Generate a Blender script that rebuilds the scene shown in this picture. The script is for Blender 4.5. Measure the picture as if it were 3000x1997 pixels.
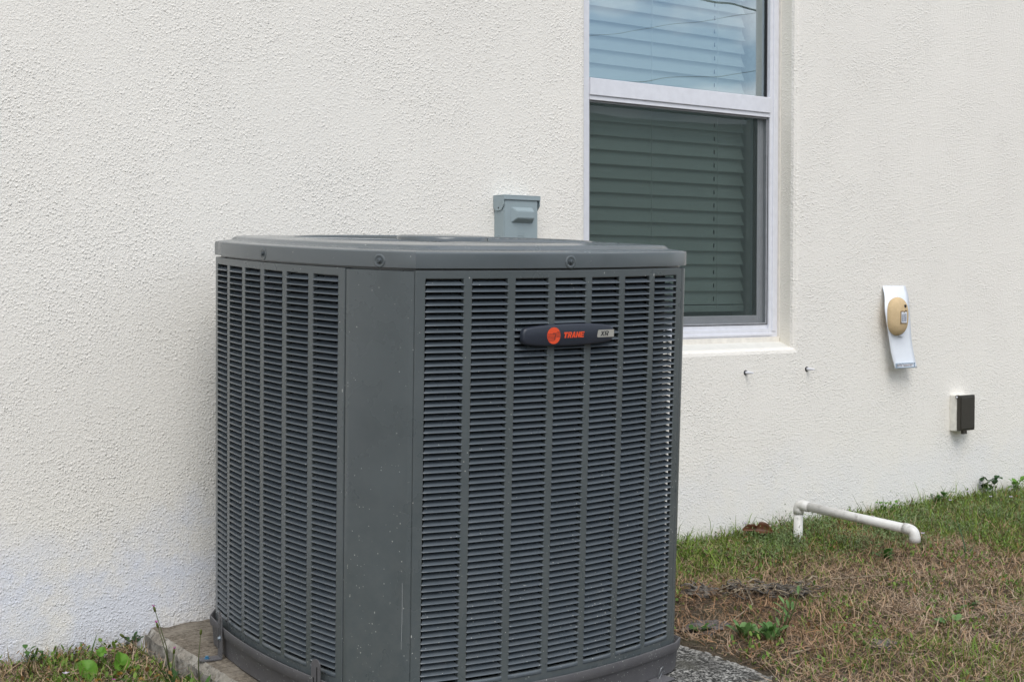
import bpy, bmesh, math, random
import numpy as np
from mathutils import Matrix, Vector, Quaternion
R = math.radians
rnd = random.Random(7)
rng = np.random.default_rng(11)
S = bpy.context.scene
for o in list(bpy.data.objects): bpy.data.objects.remove(o)

# ------------------------------------------------------------------ camera
cam = bpy.data.cameras.new('camera'); co = bpy.data.objects.new('camera', cam); S.collection.objects.link(co)
cam.sensor_width = 36; cam.sensor_fit = 'HORIZONTAL'; cam.lens = 50.76; cam.clip_start = .05; cam.clip_end = 600
CR = [[0.80110, 0.59808, 0.02311], [-0.59853, 0.80056, 0.02958], [-0.00080, -0.03753, 0.99930]]
co.matrix_world = Matrix([[CR[i][0], CR[i][2], -CR[i][1], (0, -3.41726, .83723)[i]] for i in range(3)] + [[0, 0, 0, 1]])
S.camera = co
# ------------------------------------------------------------------ sky and sun
CLOUD = (1.0392, 1.2572, -4.3447)
SUN_EL, SUN_AZ = R(52), R(205)          # azimuth clockwise from +Y: behind the camera, to its left
w = bpy.data.worlds.new('World'); S.world = w; w.use_nodes = True
nt = w.node_tree; N = nt.nodes; L = nt.links
bg = N['Background']; bg.inputs['Strength'].default_value = .10
sky = N.new('ShaderNodeTexSky'); sky.sky_type = 'NISHITA'; sky.sun_disc = False
sky.sun_elevation = SUN_EL; sky.sun_rotation = SUN_AZ; sky.air_density = 1.0; sky.dust_density = 1.2
tc = N.new('ShaderNodeTexCoord')
mp = N.new('ShaderNodeMapping'); mp.inputs['Scale'].default_value = (1, 1, 2.2); mp.inputs['Location'].default_value = CLOUD; L.new(tc.outputs['Generated'], mp.inputs['Vector'])
cn = N.new('ShaderNodeTexNoise'); cn.inputs['Scale'].default_value = 5.5; cn.inputs['Detail'].default_value = 5; cn.inputs['Roughness'].default_value = .5
L.new(mp.outputs[0], cn.inputs['Vector'])
cr = N.new('ShaderNodeValToRGB'); cr.color_ramp.elements[0].position = .41; cr.color_ramp.elements[1].position = .51
L.new(cn.outputs['Fac'], cr.inputs[0])
mx = N.new('ShaderNodeMix'); mx.data_type = 'RGBA'
L.new(cr.outputs[0], mx.inputs['Factor']); L.new(sky.outputs[0], mx.inputs['A']); mx.inputs['B'].default_value = (7.4, 7.7, 8.1, 1)
L.new(mx.outputs['Result'], bg.inputs['Color'])
sl = bpy.data.lights.new('sun', 'SUN'); sl.energy = 1.15; sl.angle = R(35); sl.color = (1, .97, .92)
so = bpy.data.objects.new('sun', sl); S.collection.objects.link(so)
sd = Vector((math.sin(SUN_AZ) * math.cos(SUN_EL), math.cos(SUN_AZ) * math.cos(SUN_EL), math.sin(SUN_EL)))
so.rotation_euler = sd.to_track_quat('Z', 'Y').to_euler(); so.location = (-4, -8, 10)
S.view_settings.view_transform = 'Standard'; S.view_settings.look = 'None'; S.view_settings.gamma = 1
S.view_settings.exposure = .77
S.render.engine = 'CYCLES'

# ------------------------------------------------------------------ helpers
def link(o): S.collection.objects.link(o); return o
def tag(o, label=None, cat=None, group=None, kind=None):
    for k, v in (('label', label), ('category', cat), ('group', group), ('kind', kind)):
        if v: o[k] = v
    return o
def mesh_obj(name, verts, faces, mat=None, parent=None, smooth=False):
    m = bpy.data.meshes.new(name); m.from_pydata([tuple(v) for v in verts], [], faces); m.update()
    if smooth: m.shade_smooth()
    o = bpy.data.objects.new(name, m); link(o)
    if mat: m.materials.append(mat)
    if parent: o.parent = parent
    return o
def bm_obj(name, bm, mat=None, parent=None, smooth=False, normals=True):
    if normals: bmesh.ops.recalc_face_normals(bm, faces=bm.faces)
    m = bpy.data.meshes.new(name); bm.to_mesh(m); bm.free()
    if smooth: m.shade_smooth()
    o = bpy.data.objects.new(name, m); link(o)
    if mat: m.materials.append(mat)
    if parent: o.parent = parent
    return o
def empty(name, loc=(0, 0, 0), mat3=None, label=None, cat=None, group=None):
    o = bpy.data.objects.new(name, None); link(o); o.empty_display_size = .05
    if mat3 is not None: o.matrix_world = Matrix.Translation(loc) @ mat3.to_4x4()
    else: o.location = loc
    return tag(o, label, cat, group)
def inst(name, src, parent, M):
    o = src.copy(); o.name = name; link(o); o.parent = parent; o.matrix_local = M; return o
def box(bm, x0, x1, y0, y1, z0, z1, bev=0):
    r = bmesh.ops.create_cube(bm, size=1)
    for v in r['verts']:
        v.co = Vector(((x0 + x1) / 2 + v.co.x * (x1 - x0), (y0 + y1) / 2 + v.co.y * (y1 - y0), (z0 + z1) / 2 + v.co.z * (z1 - z0)))
    if bev:
        es = list({e for v in r['verts'] for e in v.link_edges})
        bmesh.ops.bevel(bm, geom=es, offset=bev, segments=2, profile=.6, affect='EDGES')
def tube(bm, pts, rad, n=10, cap=True):
    """swept circle along a polyline, parallel transported"""
    pts = [Vector(p) for p in pts]; rs = rad if isinstance(rad, (list, tuple)) else [rad] * len(pts)
    t0 = (pts[1] - pts[0]).normalized(); up = Vector((0, 0, 1)) if abs(t0.z) < .9 else Vector((1, 0, 0))
    nrm = t0.cross(up).normalized(); rings = []
    for i, p in enumerate(pts):
        t = (pts[min(i + 1, len(pts) - 1)] - pts[max(i - 1, 0)]).normalized()
        nrm = (nrm - t * nrm.dot(t)).normalized(); b = t.cross(nrm)
        rings.append([bm.verts.new(p + (nrm * math.cos(a) + b * math.sin(a)) * rs[i]) for a in [2 * math.pi * k / n for k in range(n)]])
    for a, b in zip(rings, rings[1:]):
        for k in range(n): bm.faces.new((a[k], a[(k + 1) % n], b[(k + 1) % n], b[k]))
    if cap: bm.faces.new(rings[0][::-1]); bm.faces.new(rings[-1])
    return rings
def prism(bm, poly, y0, y1):
    """poly in (x,z), extruded along y"""
    a = [bm.verts.new((p[0], y0, p[1])) for p in poly]; b = [bm.verts.new((p[0], y1, p[1])) for p in poly]
    bm.faces.new(a); bm.faces.new(b[::-1]); n = len(poly)
    for i in range(n): bm.faces.new((a[i], b[i], b[(i + 1) % n], a[(i + 1) % n]))
def loft(bm, rings, close=False):
    vs = [[bm.verts.new(p) for p in r] for r in rings]; n = len(vs[0])
    for a, b in zip(vs, vs[1:]):
        for k in range(n): bm.faces.new((a[k], a[(k + 1) % n], b[(k + 1) % n], b[k]))
    return vs

# ------------------------------------------------------------------ materials
class Mat:
    def __init__(s, name, base=(.5, .5, .5), rough=.6, spec=.5, metal=0):
        s.m = bpy.data.materials.new(name); s.m.use_nodes = True; s.nt = s.m.node_tree; s.N = s.nt.nodes; s.L = s.nt.links
        s.b = s.N['Principled BSDF']; s.b.inputs['Base Color'].default_value = (*base, 1); s.b.inputs['Roughness'].default_value = rough
        s.b.inputs['Specular IOR Level'].default_value = spec; s.b.inputs['Metallic'].default_value = metal
        s.tc = s.N.new('ShaderNodeTexCoord'); s.co = s.tc.outputs['Object']
    def noise(s, scale, detail=3, rough=.5, co=None, stretch=None):
        n = s.N.new('ShaderNodeTexNoise'); n.inputs['Scale'].default_value = scale; n.inputs['Detail'].default_value = detail; n.inputs['Roughness'].default_value = rough
        src = co or s.co
        if stretch:
            m = s.N.new('ShaderNodeMapping'); m.inputs['Scale'].default_value = stretch; s.L.new(src, m.inputs['Vector']); src = m.outputs[0]
        s.L.new(src, n.inputs['Vector']); return n.outputs['Fac']
    def voro(s, scale, feature='F1', rnd=1, stretch=None):
        n = s.N.new('ShaderNodeTexVoronoi'); n.feature = feature; n.inputs['Scale'].default_value = scale; n.inputs['Randomness'].default_value = rnd
        src = s.co
        if stretch:
            m = s.N.new('ShaderNodeMapping'); m.inputs['Scale'].default_value = stretch; s.L.new(src, m.inputs['Vector']); src = m.outputs[0]
        s.L.new(src, n.inputs['Vector']); return n.outputs['Distance']
    def ramp(s, fac, *stops):
        r = s.N.new('ShaderNodeValToRGB'); e = r.color_ramp.elements
        while len(e) < len(stops): e.new(.5)
        for el, (p, c) in zip(e, stops):
            el.position = p; el.color = (c, c, c, 1) if not isinstance(c, tuple) else (*c, 1)
        s.L.new(fac, r.inputs[0]); return r.outputs[0]
    def mix(s, fac, a, b):
        m = s.N.new('ShaderNodeMix'); m.data_type = 'RGBA'
        for k, v in (('Factor', fac), ('A', a), ('B', b)):
            if isinstance(v, bpy.types.NodeSocket): s.L.new(v, m.inputs[k])
            elif k == 'Factor': m.inputs[k].default_value = v
            else: m.inputs[k].default_value = (*v, 1)
        return m.outputs['Result']
    def math(s, op, a, b=None):
        m = s.N.new('ShaderNodeMath'); m.operation = op
        for i, v in enumerate((a, b)):
            if v is None: continue
            if isinstance(v, bpy.types.NodeSocket): s.L.new(v, m.inputs[i])
            else: m.inputs[i].default_value = v
        return m.outputs[0]
    def axis(s, i):
        x = s.N.new('ShaderNodeSeparateXYZ'); s.L.new(s.co, x.inputs[0]); return x.outputs[i]
    def color(s, c): s.L.new(c, s.b.inputs['Base Color']); return s
    def rough(s, c): s.L.new(c, s.b.inputs['Roughness']); return s
    def bump(s, h, dist=.002, strength=1):
        b = s.N.new('ShaderNodeBump'); b.inputs['Distance'].default_value = dist; b.inputs['Strength'].default_value = strength
        s.L.new(h, b.inputs['Height']); s.L.new(b.outputs[0], s.b.inputs['Normal']); return s

def simple(name, base, rough=.6, spec=.5, metal=0, var=.12, scale=40, bump=0):
    M = Mat(name, base, rough, spec, metal)
    n = M.noise(scale, 4, .6)
    M.color(M.mix(M.ramp(n, (.3, 0.), (.7, 1.)), tuple(c * (1 - var) for c in base), tuple(min(1, c * (1 + var)) for c in base)))
    if bump: M.bump(n, bump)
    return M.m

# stucco: thrown lumps on a trowelled skin
def stucco(name, base, h=1.0):
    M = Mat(name, base, .85, .25)
    big = M.noise(1.3, 3, .6); mid = M.noise(9, 3, .6)
    col = M.mix(M.ramp(big, (.35, 0.), (.7, 1.)), tuple(c * .965 for c in base), base)
    col = M.mix(M.math('MULTIPLY', M.ramp(M.noise(3.5, 5, .7, stretch=(2.6, 1, .35)), (.55, 0.), (.8, 1.)), .30), col, tuple(c * .86 for c in base))
    # chalky bluish bloom near the foot of the wall
    z = M.axis(2)
    bl = M.math('MULTIPLY', M.ramp(M.noise(7, 5, .65), (.36, .15), (.56, 1.)), M.ramp(M.math('ADD', z, M.math('MULTIPLY', M.noise(2.6, 3, .6), .45)), (.40, 1.), (.52, 0.)))
    bl = M.math('MULTIPLY', bl, M.ramp(M.math('MULTIPLY', M.math('ADD', M.axis(0), 3), .2), (.30, 1.), (.42, .25)))
    col = M.mix(M.math('MULTIPLY', bl, .8), col, (.70, .73, .82))
    dirt = M.math('MULTIPLY', M.ramp(M.math('ADD', z, M.math('MULTIPLY', mid, .10)), (.015, 1.), (.085, 0.)), M.ramp(M.noise(45, 4, .7), (.4, 0.), (.65, 1.)))
    col = M.mix(M.math('MULTIPLY', dirt, .4), col, (.33, .28, .22))
    M.color(col)
    patch = M.ramp(M.noise(4.5, 4, .6), (.36, .50), (.64, 1.1))
    gr = M.noise(210, 5, .72)
    def grains(scale):
        n = M.N.new('ShaderNodeTexVoronoi'); n.feature = 'SMOOTH_F1'; n.inputs['Scale'].default_value = scale; n.inputs['Smoothness'].default_value = .35
        wn = M.N.new('ShaderNodeTexNoise'); wn.inputs['Scale'].default_value = scale * .8; M.L.new(M.co, wn.inputs['Vector'])
        vm = M.N.new('ShaderNodeVectorMath'); vm.operation = 'MULTIPLY_ADD'; M.L.new(wn.outputs['Color'], vm.inputs[0]); vm.inputs[1].default_value = (.9 / scale,) * 3; M.L.new(M.co, vm.inputs[2])
        M.L.new(vm.outputs[0], n.inputs['Vector']); sx = M.N.new('ShaderNodeSeparateXYZ'); M.L.new(n.outputs['Color'], sx.inputs[0])
        return M.math('MULTIPLY', M.ramp(n.outputs['Distance'], (.05, 1.), (.65, 0.)), M.math('POWER', sx.outputs[0], 1.6))
    hgt = M.math('ADD', M.math('MULTIPLY', M.math('ADD', grains(140), M.math('MULTIPLY', grains(245), .75)), patch), M.math('MULTIPLY', gr, .9))
    M.bump(hgt, .0022 * h, 1)
    return M.m
M_stucco = stucco('stucco', (.83, .80, .745))
M_reveal = stucco('stucco reveal', (.82, .785, .70), .6)
M_sill = simple('smooth stucco sill', (.65, .64, .60), .8, .2, var=.04, scale=25, bump=.0015)
M_caulk = simple('caulk', (.74, .705, .64), .7, .3, var=.08)
M_white = simple('white vinyl', (.69, .70, .75), .35, .5, var=.05, scale=34)
M_pvc = Mat('pvc', (.82, .81, .78), .42)
_n = M_pvc.noise(60, 5, .7); _s = M_pvc.ramp(M_pvc.noise(14, 5, .7), (.47, 0.), (.68, 1.))
M_pvc.color(M_pvc.mix(M_pvc.math('MULTIPLY', _s, M_pvc.ramp(_n, (.45, 0.), (.7, .8))), (.66, .65, .62), (.17, .155, .13)))
M_pvc = M_pvc.m
M_blind = simple('blind slat', (.74, .77, .74), .5, .3, var=.03, scale=6)
M_cord = simple('cord', (.85, .85, .82), .7)
M_black = simple('black rubber', (.012, .012, .014), .6, var=.2)

def painted(name, base, specks=.5, rough=.42, grain=.0):
    """painted sheet metal with dust, clippings and light wear; more debris low down (local z)"""
    M = Mat(name, base, rough, .6)
    ge = M.N.new('ShaderNodeNewGeometry'); M.co = ge.outputs['Position']
    n = M.noise(7, 4, .6)
    col = M.mix(M.ramp(n, (.3, 0.), (.75, 1.)), tuple(c * .93 for c in base), tuple(c * 1.06 for c in base))
    z = M.axis(2)
    low = M.ramp(z, (.0, 1.), (.45, .42), (1., .07))
    def flecks(scale, rad, chance, stretch=None):
        n = M.N.new('ShaderNodeTexVoronoi'); n.inputs['Scale'].default_value = scale; src = M.co
        if stretch:
            m = M.N.new('ShaderNodeMapping'); m.inputs['Scale'].default_value = stretch; M.L.new(src, m.inputs['Vector']); src = m.outputs[0]
        M.L.new(src, n.inputs['Vector']); sx = M.N.new('ShaderNodeSeparateXYZ'); M.L.new(n.outputs['Color'], sx.inputs[0])
        pick = M.math('LESS_THAN', sx.outputs[0], M.math('MULTIPLY', M.math('MULTIPLY', low, clump), chance))
        return M.math('MULTIPLY', pick, M.math('LESS_THAN', n.outputs['Distance'], M.math('MULTIPLY', M.math('ADD', sx.outputs[1], .35), rad)))
    clump = M.ramp(M.noise(13, 4, .65), (.42, .08), (.68, 1.2))
    sp = flecks(280, .27, .26 * specks); sp2 = flecks(120, .13, .10 * specks, (1, 1, .4))
    dust = M.math('MULTIPLY', low, M.ramp(M.noise(30, 5, .7), (.4, 0.), (.8, .25)))
    col = M.mix(dust, col, (.20, .20, .19))
    col = M.mix(M.math('MAXIMUM', sp, sp2), col, (.40, .41, .39))
    M.color(col)
    M.rough(M.ramp(n, (.3, rough - .06), (.7, rough + .1)))
    if grain: M.bump(M.noise(900, 2), grain)
    else: M.bump(M.noise(5, 1), .0008)
    return M.m
M_grey = painted('grey painted steel', (.084, .099, .104), .45, .27)
M_cap = painted('grey cap paint', (.094, .109, .117), .25, .18)
M_louver = painted('louver paint', (.086, .103, .119), .4, .20)
M_base = painted('base pan plastic', (.098, .095, .102), 1.1, .6, .0006)
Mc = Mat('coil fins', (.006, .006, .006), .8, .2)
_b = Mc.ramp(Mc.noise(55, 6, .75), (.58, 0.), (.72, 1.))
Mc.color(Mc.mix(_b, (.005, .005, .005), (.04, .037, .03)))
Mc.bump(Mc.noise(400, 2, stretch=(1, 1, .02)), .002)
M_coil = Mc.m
M_screw = simple('zinc screw', (.10, .115, .125), .35, .5, .6)
M_screwlt = simple('galvanised screw', (.32, .37, .42), .35, .5, .7)
M_bluescrew = simple('blue coated screw', (.06, .20, .34), .3, .6, .4)
M_wire = simple('wire', (.30, .31, .32), .35, .5, .8)
M_badge = simple('badge plastic', (.022, .027, .040), .45, .5, var=.15, scale=300)
M_red = simple('orange red print', (.72, .075, .022), .5, var=.04)
M_dark = simple('dark print', (.015, .015, .018), .6)
M_plate = simple('silver plate', (.42, .41, .37), .45, .5, .3, var=.05, scale=200)
M_box = simple('grey green enamel', (.275, .335, .355), .5, .45, var=.04, scale=9)
M_tan = simple('tan foam', (.56, .42, .245), .75, .3, var=.07, scale=70, bump=.001)
M_strip = simple('white plastic strip', (.76, .80, .86), .4, .5, var=.035, scale=18)
M_label = simple('paper label', (.68, .70, .74), .6)
M_ink = simple('blue grey ink', (.10, .13, .20), .7)
M_inklt = simple('faded blue ink', (.30, .40, .50), .7)
M_bronze = simple('bronze cover', (.036, .032, .025), .5, .5, var=.12, scale=60)
M_cream = simple('cream box', (.76, .74, .68), .6)

def leafmat(name, c1, c2, scale=30, trans=.25, rough=.5):
    M = Mat(name, c1, rough, .35)
    M.color(M.mix(M.ramp(M.noise(scale, 4, .6), (.35, 0.), (.65, 1.)), c1, c2))
    t = M.N.new('ShaderNodeBsdfTranslucent'); t.inputs[0].default_value = (*c2, 1)
    mxs = M.N.new('ShaderNodeMixShader'); mxs.inputs[0].default_value = trans
    out = M.N['Material Output']; M.L.new(M.b.outputs[0], mxs.inputs[1]); M.L.new(t.outputs[0], mxs.inputs[2]); M.L.new(mxs.outputs[0], out.inputs[0])
    return M.m
M_leaf = leafmat('green leaf', (.045, .12, .022), (.075, .17, .035))
M_leafgrey = leafmat('grey green leaf', (.085, .19, .05), (.17, .29, .10))
M_leaflime = leafmat('lime leaf', (.085, .22, .022), (.15, .31, .04), 60)
M_leafdark = leafmat('dark green leaf', (.022, .065, .018), (.04, .10, .03))
M_deadleaf = leafmat('dead leaf', (.085, .034, .016), (.15, .065, .028), 45, .1)
M_stem = leafmat('weed stem', (.06, .085, .025), (.10, .11, .04))
M_bud = leafmat('green bud', (.07, .10, .02), (.12, .14, .03))
M_pink = leafmat('pink floret', (.48, .10, .34), (.60, .18, .46))
M_lilac = leafmat('pale violet petal', (.58, .50, .66), (.72, .66, .78))
M_yellow = leafmat('yellow clover', (.36, .24, .03), (.26, .13, .03), 200)
M_dry = leafmat('dry stalk', (.20, .155, .105), (.34, .28, .20), 60, .05, .8)
M_rootdark = leafmat('rotting root', (.035, .030, .026), (.20, .18, .155), 70, .0, .9)

def attr_mat(name, rough=.6, trans=.2):
    M = Mat(name, rough=rough, spec=.25)
    a = M.N.new('ShaderNodeAttribute'); a.attribute_name = 'tint'; M.color(a.outputs['Color'])
    t = M.N.new('ShaderNodeBsdfTranslucent'); M.L.new(a.outputs['Color'], t.inputs[0])
    mxs = M.N.new('ShaderNodeMixShader'); mxs.inputs[0].default_value = trans
    M.L.new(M.b.outputs[0], mxs.inputs[1]); M.L.new(t.outputs[0], mxs.inputs[2]); M.L.new(mxs.outputs[0], M.N['Material Output'].inputs[0])
    return M.m
M_blade = attr_mat('blade tints'); M_straw = attr_mat('straw tints', .8, .05)

# glass: thin, reflecting by angle, otherwise clear
def glass(name, tint, base_r):
    m = bpy.data.materials.new(name); m.use_nodes = True; nt = m.node_tree; nt.nodes.clear(); n = nt.nodes
    o = n.new('ShaderNodeOutputMaterial'); t = n.new('ShaderNodeBsdfTransparent'); t.inputs[0].default_value = (*tint, 1)
    g = n.new('ShaderNodeBsdfGlossy'); g.inputs['Roughness'].default_value = 0.0; g.inputs[0].default_value = (.86, .95, 1, 1)
    lw = n.new('ShaderNodeLayerWeight'); lw.inputs[0].default_value = .25
    mr = n.new('ShaderNodeMapRange'); mr.inputs['From Min'].default_value = 0; mr.inputs['From Max'].default_value = 1
    mr.inputs['To Min'].default_value = base_r; mr.inputs['To Max'].default_value = 1
    nt.links.new(lw.outputs['Fresnel'], mr.inputs['Value'])
    nz = n.new('ShaderNodeTexNoise'); nz.inputs['Scale'].default_value = 1.6; tcn = n.new('ShaderNodeTexCoord'); nt.links.new(tcn.outputs['Object'], nz.inputs['Vector'])
    bp = n.new('ShaderNodeBump'); bp.inputs['Distance'].default_value = .0012; nt.links.new(nz.outputs['Fac'], bp.inputs['Height']); nt.links.new(bp.outputs[0], g.inputs['Normal'])
    mx = n.new('ShaderNodeMixShader'); nt.links.new(mr.outputs[0], mx.inputs[0]); nt.links.new(t.outputs[0], mx.inputs[1]); nt.links.new(g.outputs[0], mx.inputs[2]); nt.links.new(mx.outputs[0], o.inputs[0])
    return m
M_glass = glass('window glass', (.84, .92, .91), .34)
M_glass2 = glass('lower glass', (.80, .90, .86), .10)
def screen_mat():
    m = bpy.data.materials.new('insect mesh'); m.use_nodes = True; nt = m.node_tree; n = nt.nodes; b = n['Principled BSDF']
    b.inputs['Base Color'].default_value = (.060, .078, .076, 1); b.inputs['Roughness'].default_value = .8; b.inputs['Specular IOR Level'].default_value = .1
    t = n.new('ShaderNodeBsdfTransparent'); mx = n.new('ShaderNodeMixShader')
    tcn = n.new('ShaderNodeTexCoord'); wv = n.new('ShaderNodeTexNoise'); wv.inputs['Scale'].default_value = 700; nt.links.new(tcn.outputs['Object'], wv.inputs['Vector'])
    mr = n.new('ShaderNodeMapRange'); mr.inputs['To Min'].default_value = .43; mr.inputs['To Max'].default_value = .55; nt.links.new(wv.outputs['Fac'], mr.inputs['Value'])
    nt.links.new(mr.outputs[0], mx.inputs[0]); nt.links.new(t.outputs[0], mx.inputs[1]); nt.links.new(b.outputs[0], mx.inputs[2])
    nt.links.new(mx.outputs[0], n['Material Output'].inputs[0]); return m
M_screen = screen_mat()

# ------------------------------------------------------------------ ground
def gz(x, y):
    x = np.asarray(x, float); y = np.asarray(y, float)
    t = np.clip((x - 1.5) / .9, 0, 1); t = t * t * (3 - 2 * t)
    z = -.054 + .054 * t + .012 * np.clip((x - 3.2) / 1.5, 0, 1)
    z = z + .05 * np.clip(y, -3.0, 0) + .012 * np.clip(y + 3.0, -20, 0)
    z = z + .006 * np.sin(x * 9.1 + 1.3 * np.sin(y * 7)) * np.cos(y * 8.3 + x * 2) + .003 * np.sin(x * 31 + y * 17) * np.sin(y * 29 - x * 11)
    # soil hugs the slab edge on the right, mound of rotting root beyond it
    z = z + .022 * np.exp(-((x - 2.80) ** 2 / .05 + (y + .60) ** 2 / .02))
    inside = (x > 1.40) & (x < 2.44) & (y > -1.15)
    return np.where(inside, np.minimum(z, -.09 + .05 * y), z)
def ground_mesh():
    xs = np.unique(np.concatenate([np.linspace(-90, -1, 16), np.linspace(-1, .4, 12), np.linspace(.4, 6, 190), np.linspace(6, 9, 12), np.linspace(9, 120, 18)]))
    ys = np.unique(np.concatenate([np.linspace(-120, -8, 18), np.linspace(-8, -2.6, 20), np.linspace(-2.6, .02, 100), np.array([.3, 3, 12, 20])]))
    X, Y = np.meshgrid(xs, ys); Z = gz(X, Y); nx, ny = len(xs), len(ys)
    v = np.stack([X, Y, Z], -1).reshape(-1, 3)
    f = [(j * nx + i, j * nx + i + 1, (j + 1) * nx + i + 1, (j + 1) * nx + i) for j in range(ny - 1) for i in range(nx - 1)]
    M = Mat('soil', (.1, .08, .06), .95, .1)
    n1 = M.noise(2.2, 5, .65); n2 = M.noise(38, 5, .7); n3 = M.noise(160, 4, .7)
    c = M.mix(M.ramp(n2, (.35, 0.), (.7, 1.)), (.050, .036, .024), (.16, .115, .075))
    c = M.mix(M.ramp(n3, (.45, 0.), (.75, .8)), c, (.20, .165, .12))
    c = M.mix(M.ramp(n1, (.5, 0.), (.72, .55)), c, (.06, .085, .025))
    c = M.mix(M.ramp(M.noise(420, 3, .7), (.5, 0.), (.62, .6)), c, (.24, .215, .19)); c = M.mix(M.ramp(M.noise(230, 3, .7), (.56, 0.), (.64, .8)), c, (.022, .018, .014))
    M.color(c); M.bump(M.math('ADD', n2, M.math('MULTIPLY', n3, .8)), .014)
    o = mesh_obj('ground', v, f, M.m, smooth=True); o['kind'] = 'structure'
ground_mesh()

# ------------------------------------------------------------------ house
house = empty('house', (3, 2.5, 0), label='pale cream stucco house wall with one tall white sash window', cat='house')
hp = Vector((3, 2.5, 0))
def ring(xl, xr, zb, zt, y, yb=None): return [(xl, y, zb), (xr, y, zb), (xr, y, zt), (xl, y, zt)]
def sub(vs): return [tuple(Vector(v) - hp) for v in vs]
XL, XR, ZB, ZT = 2.838, 3.772, .628, 2.30
def wall():
    bm = bmesh.new()
    r = .020
    rings = [ring(-6, 10, -.25, 3.0, 0), ring(XL - r, XR + r, ZB - r, ZT + r, 0)]
    for k in (1, 2, 3):
        a = math.pi / 2 * k / 3
        d = r * (1 - math.sin(a)); y = r * (1 - math.cos(a))
        rings.append(ring(XL - d, XR + d, ZB - d, ZT + d, y))
    loft(bm, [sub(q) for q in rings])
    bm_obj('stucco_wall', bm, M_stucco, house, normals=False)
    bm = bmesh.new()
    rings = [ring(XL, XR, ZB, ZT, r), ring(XL, XR + .004, ZB + .020, ZT, .078), ring(XL, XR + .004, ZB + .020, ZT, .24)]
    vs = loft(bm, [sub(q) for q in rings])
    o = bm_obj('window_reveal', bm, M_reveal, house, normals=False)
    o.data.materials.append(M_sill)
    for p in o.data.polygons:
        if all(o.data.vertices[i].co.z < 1 for i in p.vertices): p.material_index = 1
    # remaining shell of the house
    bm = bmesh.new()
    for a in ((-6, -5.8, .002, 9, -.25, 3), (9.8, 10, .002, 9, -.25, 3), (-5.8, 9.8, 8.8, 9, -.25, 3)): box(bm, a[0] - 3, a[1] - 3, a[2] - 2.5, a[3] - 2.5, a[4], a[5])
    bm_obj('side_wall', bm, M_stucco, house)
    bm = bmesh.new(); box(bm, -6.1 - 3, 10.1 - 3, 0.0 - 2.5, 9.1 - 2.5, 3.001, 3.2); bm_obj('roof', bm, simple('shingle', (.12, .11, .10), .9), house)
    bm = bmesh.new(); box(bm, -2, 4, .6, .7, -.1, 3.0); bm_obj('room_partition', bm, simple('room paint', (.25, .27, .25), .8), house)
wall()
win = empty('window', (3.3, .08, ZB)); win.parent = house; win.matrix_local = Matrix.Translation(Vector((3.3, .08, ZB)) - hp)
wp = Vector((3.3, .08, ZB))
def wbox(name, mat, boxes, bev=.0015):
    bm = bmesh.new()
    for b in boxes: box(bm, b[0] - wp.x, b[1] - wp.x, b[2] - wp.y, b[3] - wp.y, b[4] - wp.z, b[5] - wp.z, bev)
    return bm_obj(name, bm, mat, win)
FX0, FX1, FZ0, FZ1 = 2.840, 3.7735, .662, 2.29
wbox('frame', M_white, [(FX0, 2.916, .080, .150, FZ0, FZ1), (3.7305, FX1, .080, .150, FZ0, FZ1), (2.916, 3.7305, .080, .150, 2.24, FZ1),
    (2.916, 3.7305, .0805, .150, FZ0, .690), (2.916, 3.7305, .088, .150, .690, .7045),
    (3.745, 3.7625, .0765, .081, FZ0 + .02, FZ1 - .01), (2.862, 2.880, .0765, .081, FZ0 + .02, FZ1 - .01), (2.90, 3.745, .0768, .081, .667, .676)])
wbox('weep_slot', M_black, [(3.683, 3.702, .0795, .083, .668, .6715)], 0)
wbox('caulk_strip', M_caulk, [(3.7737, XR + .012, .072, .082, .648, FZ1), (FX0, 3.7737, .070, .082, .645, .6618)], .001)
wbox('meeting_rail', M_white, [(2.916, 3.7295, .074, .125, 1.437, 1.4905)], .002)
wbox('rail_lip', M_white, [(2.917, 3.729, .079, .120, 1.4225, 1.4365)], .001)
wbox('upper_gasket', M_black, [(2.916, 2.921, .094, .102, 1.491, 2.24), (3.7255, 3.7304, .094, .102, 1.491, 2.24), (2.921, 3.7255, .0945, .102, 1.4906, 1.494)], 0)
wbox('sash', M_white, [(2.916, 2.940, .106, .140, .7047, 1.42), (3.698, 3.728, .106, .140, .7047, 1.42), (2.940, 3.698, .1065, .140, .7047, .737), (3.705, 3.715, .1035, .107, .71, 1.42)])
wbox('screen_frame', simple('screen frame', (.30, .31, .33), .5), [(2.9165, 2.922, .088, .096, .706, 1.421), (3.7235, 3.7300, .088, .096, .706, 1.421), (2.922, 3.7235, .0885, .096, .706, .7115), (2.922, 3.7235, .0885, .096, 1.4165, 1.4215)], .0005)
wbox('gasket', M_black, [(3.7285, 3.7303, .0865, .10, .7048, 1.421), (2.917, 3.7285, .0868, .10, .7046, .7066), (3.6935, 3.698, .108, .124, .737, 1.42)], 0)
def pane(name, mat, x0, x1, y, z0, z1):
    return mesh_obj(name, [(x - wp.x, y - wp.y, z - wp.z) for x, z in ((x0, z0), (x1, z0), (x1, z1), (x0, z1))], [(0, 1, 2, 3)], mat, win)
pane('upper_pane', M_glass, 2.917, 3.730, .100, 1.49, 2.24)
pane('lower_pane', M_glass2, 2.940, 3.698, .122, .737, 1.42)
pane('insect_screen', M_screen, 2.920, 3.7265, .092, .7085, 1.419)
wbox('inner_jamb', simple('inner jamb', (.74, .78, .76), .6), [(3.735, 3.77, .1505, .262, .72, 2.26), (2.80, 2.86, .1505, .262, .72, 2.26), (2.80, 3.77, .1505, .262, .655, .715), (2.80, 3.77, .1505, .262, 2.262, 2.30)], 0)

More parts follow.
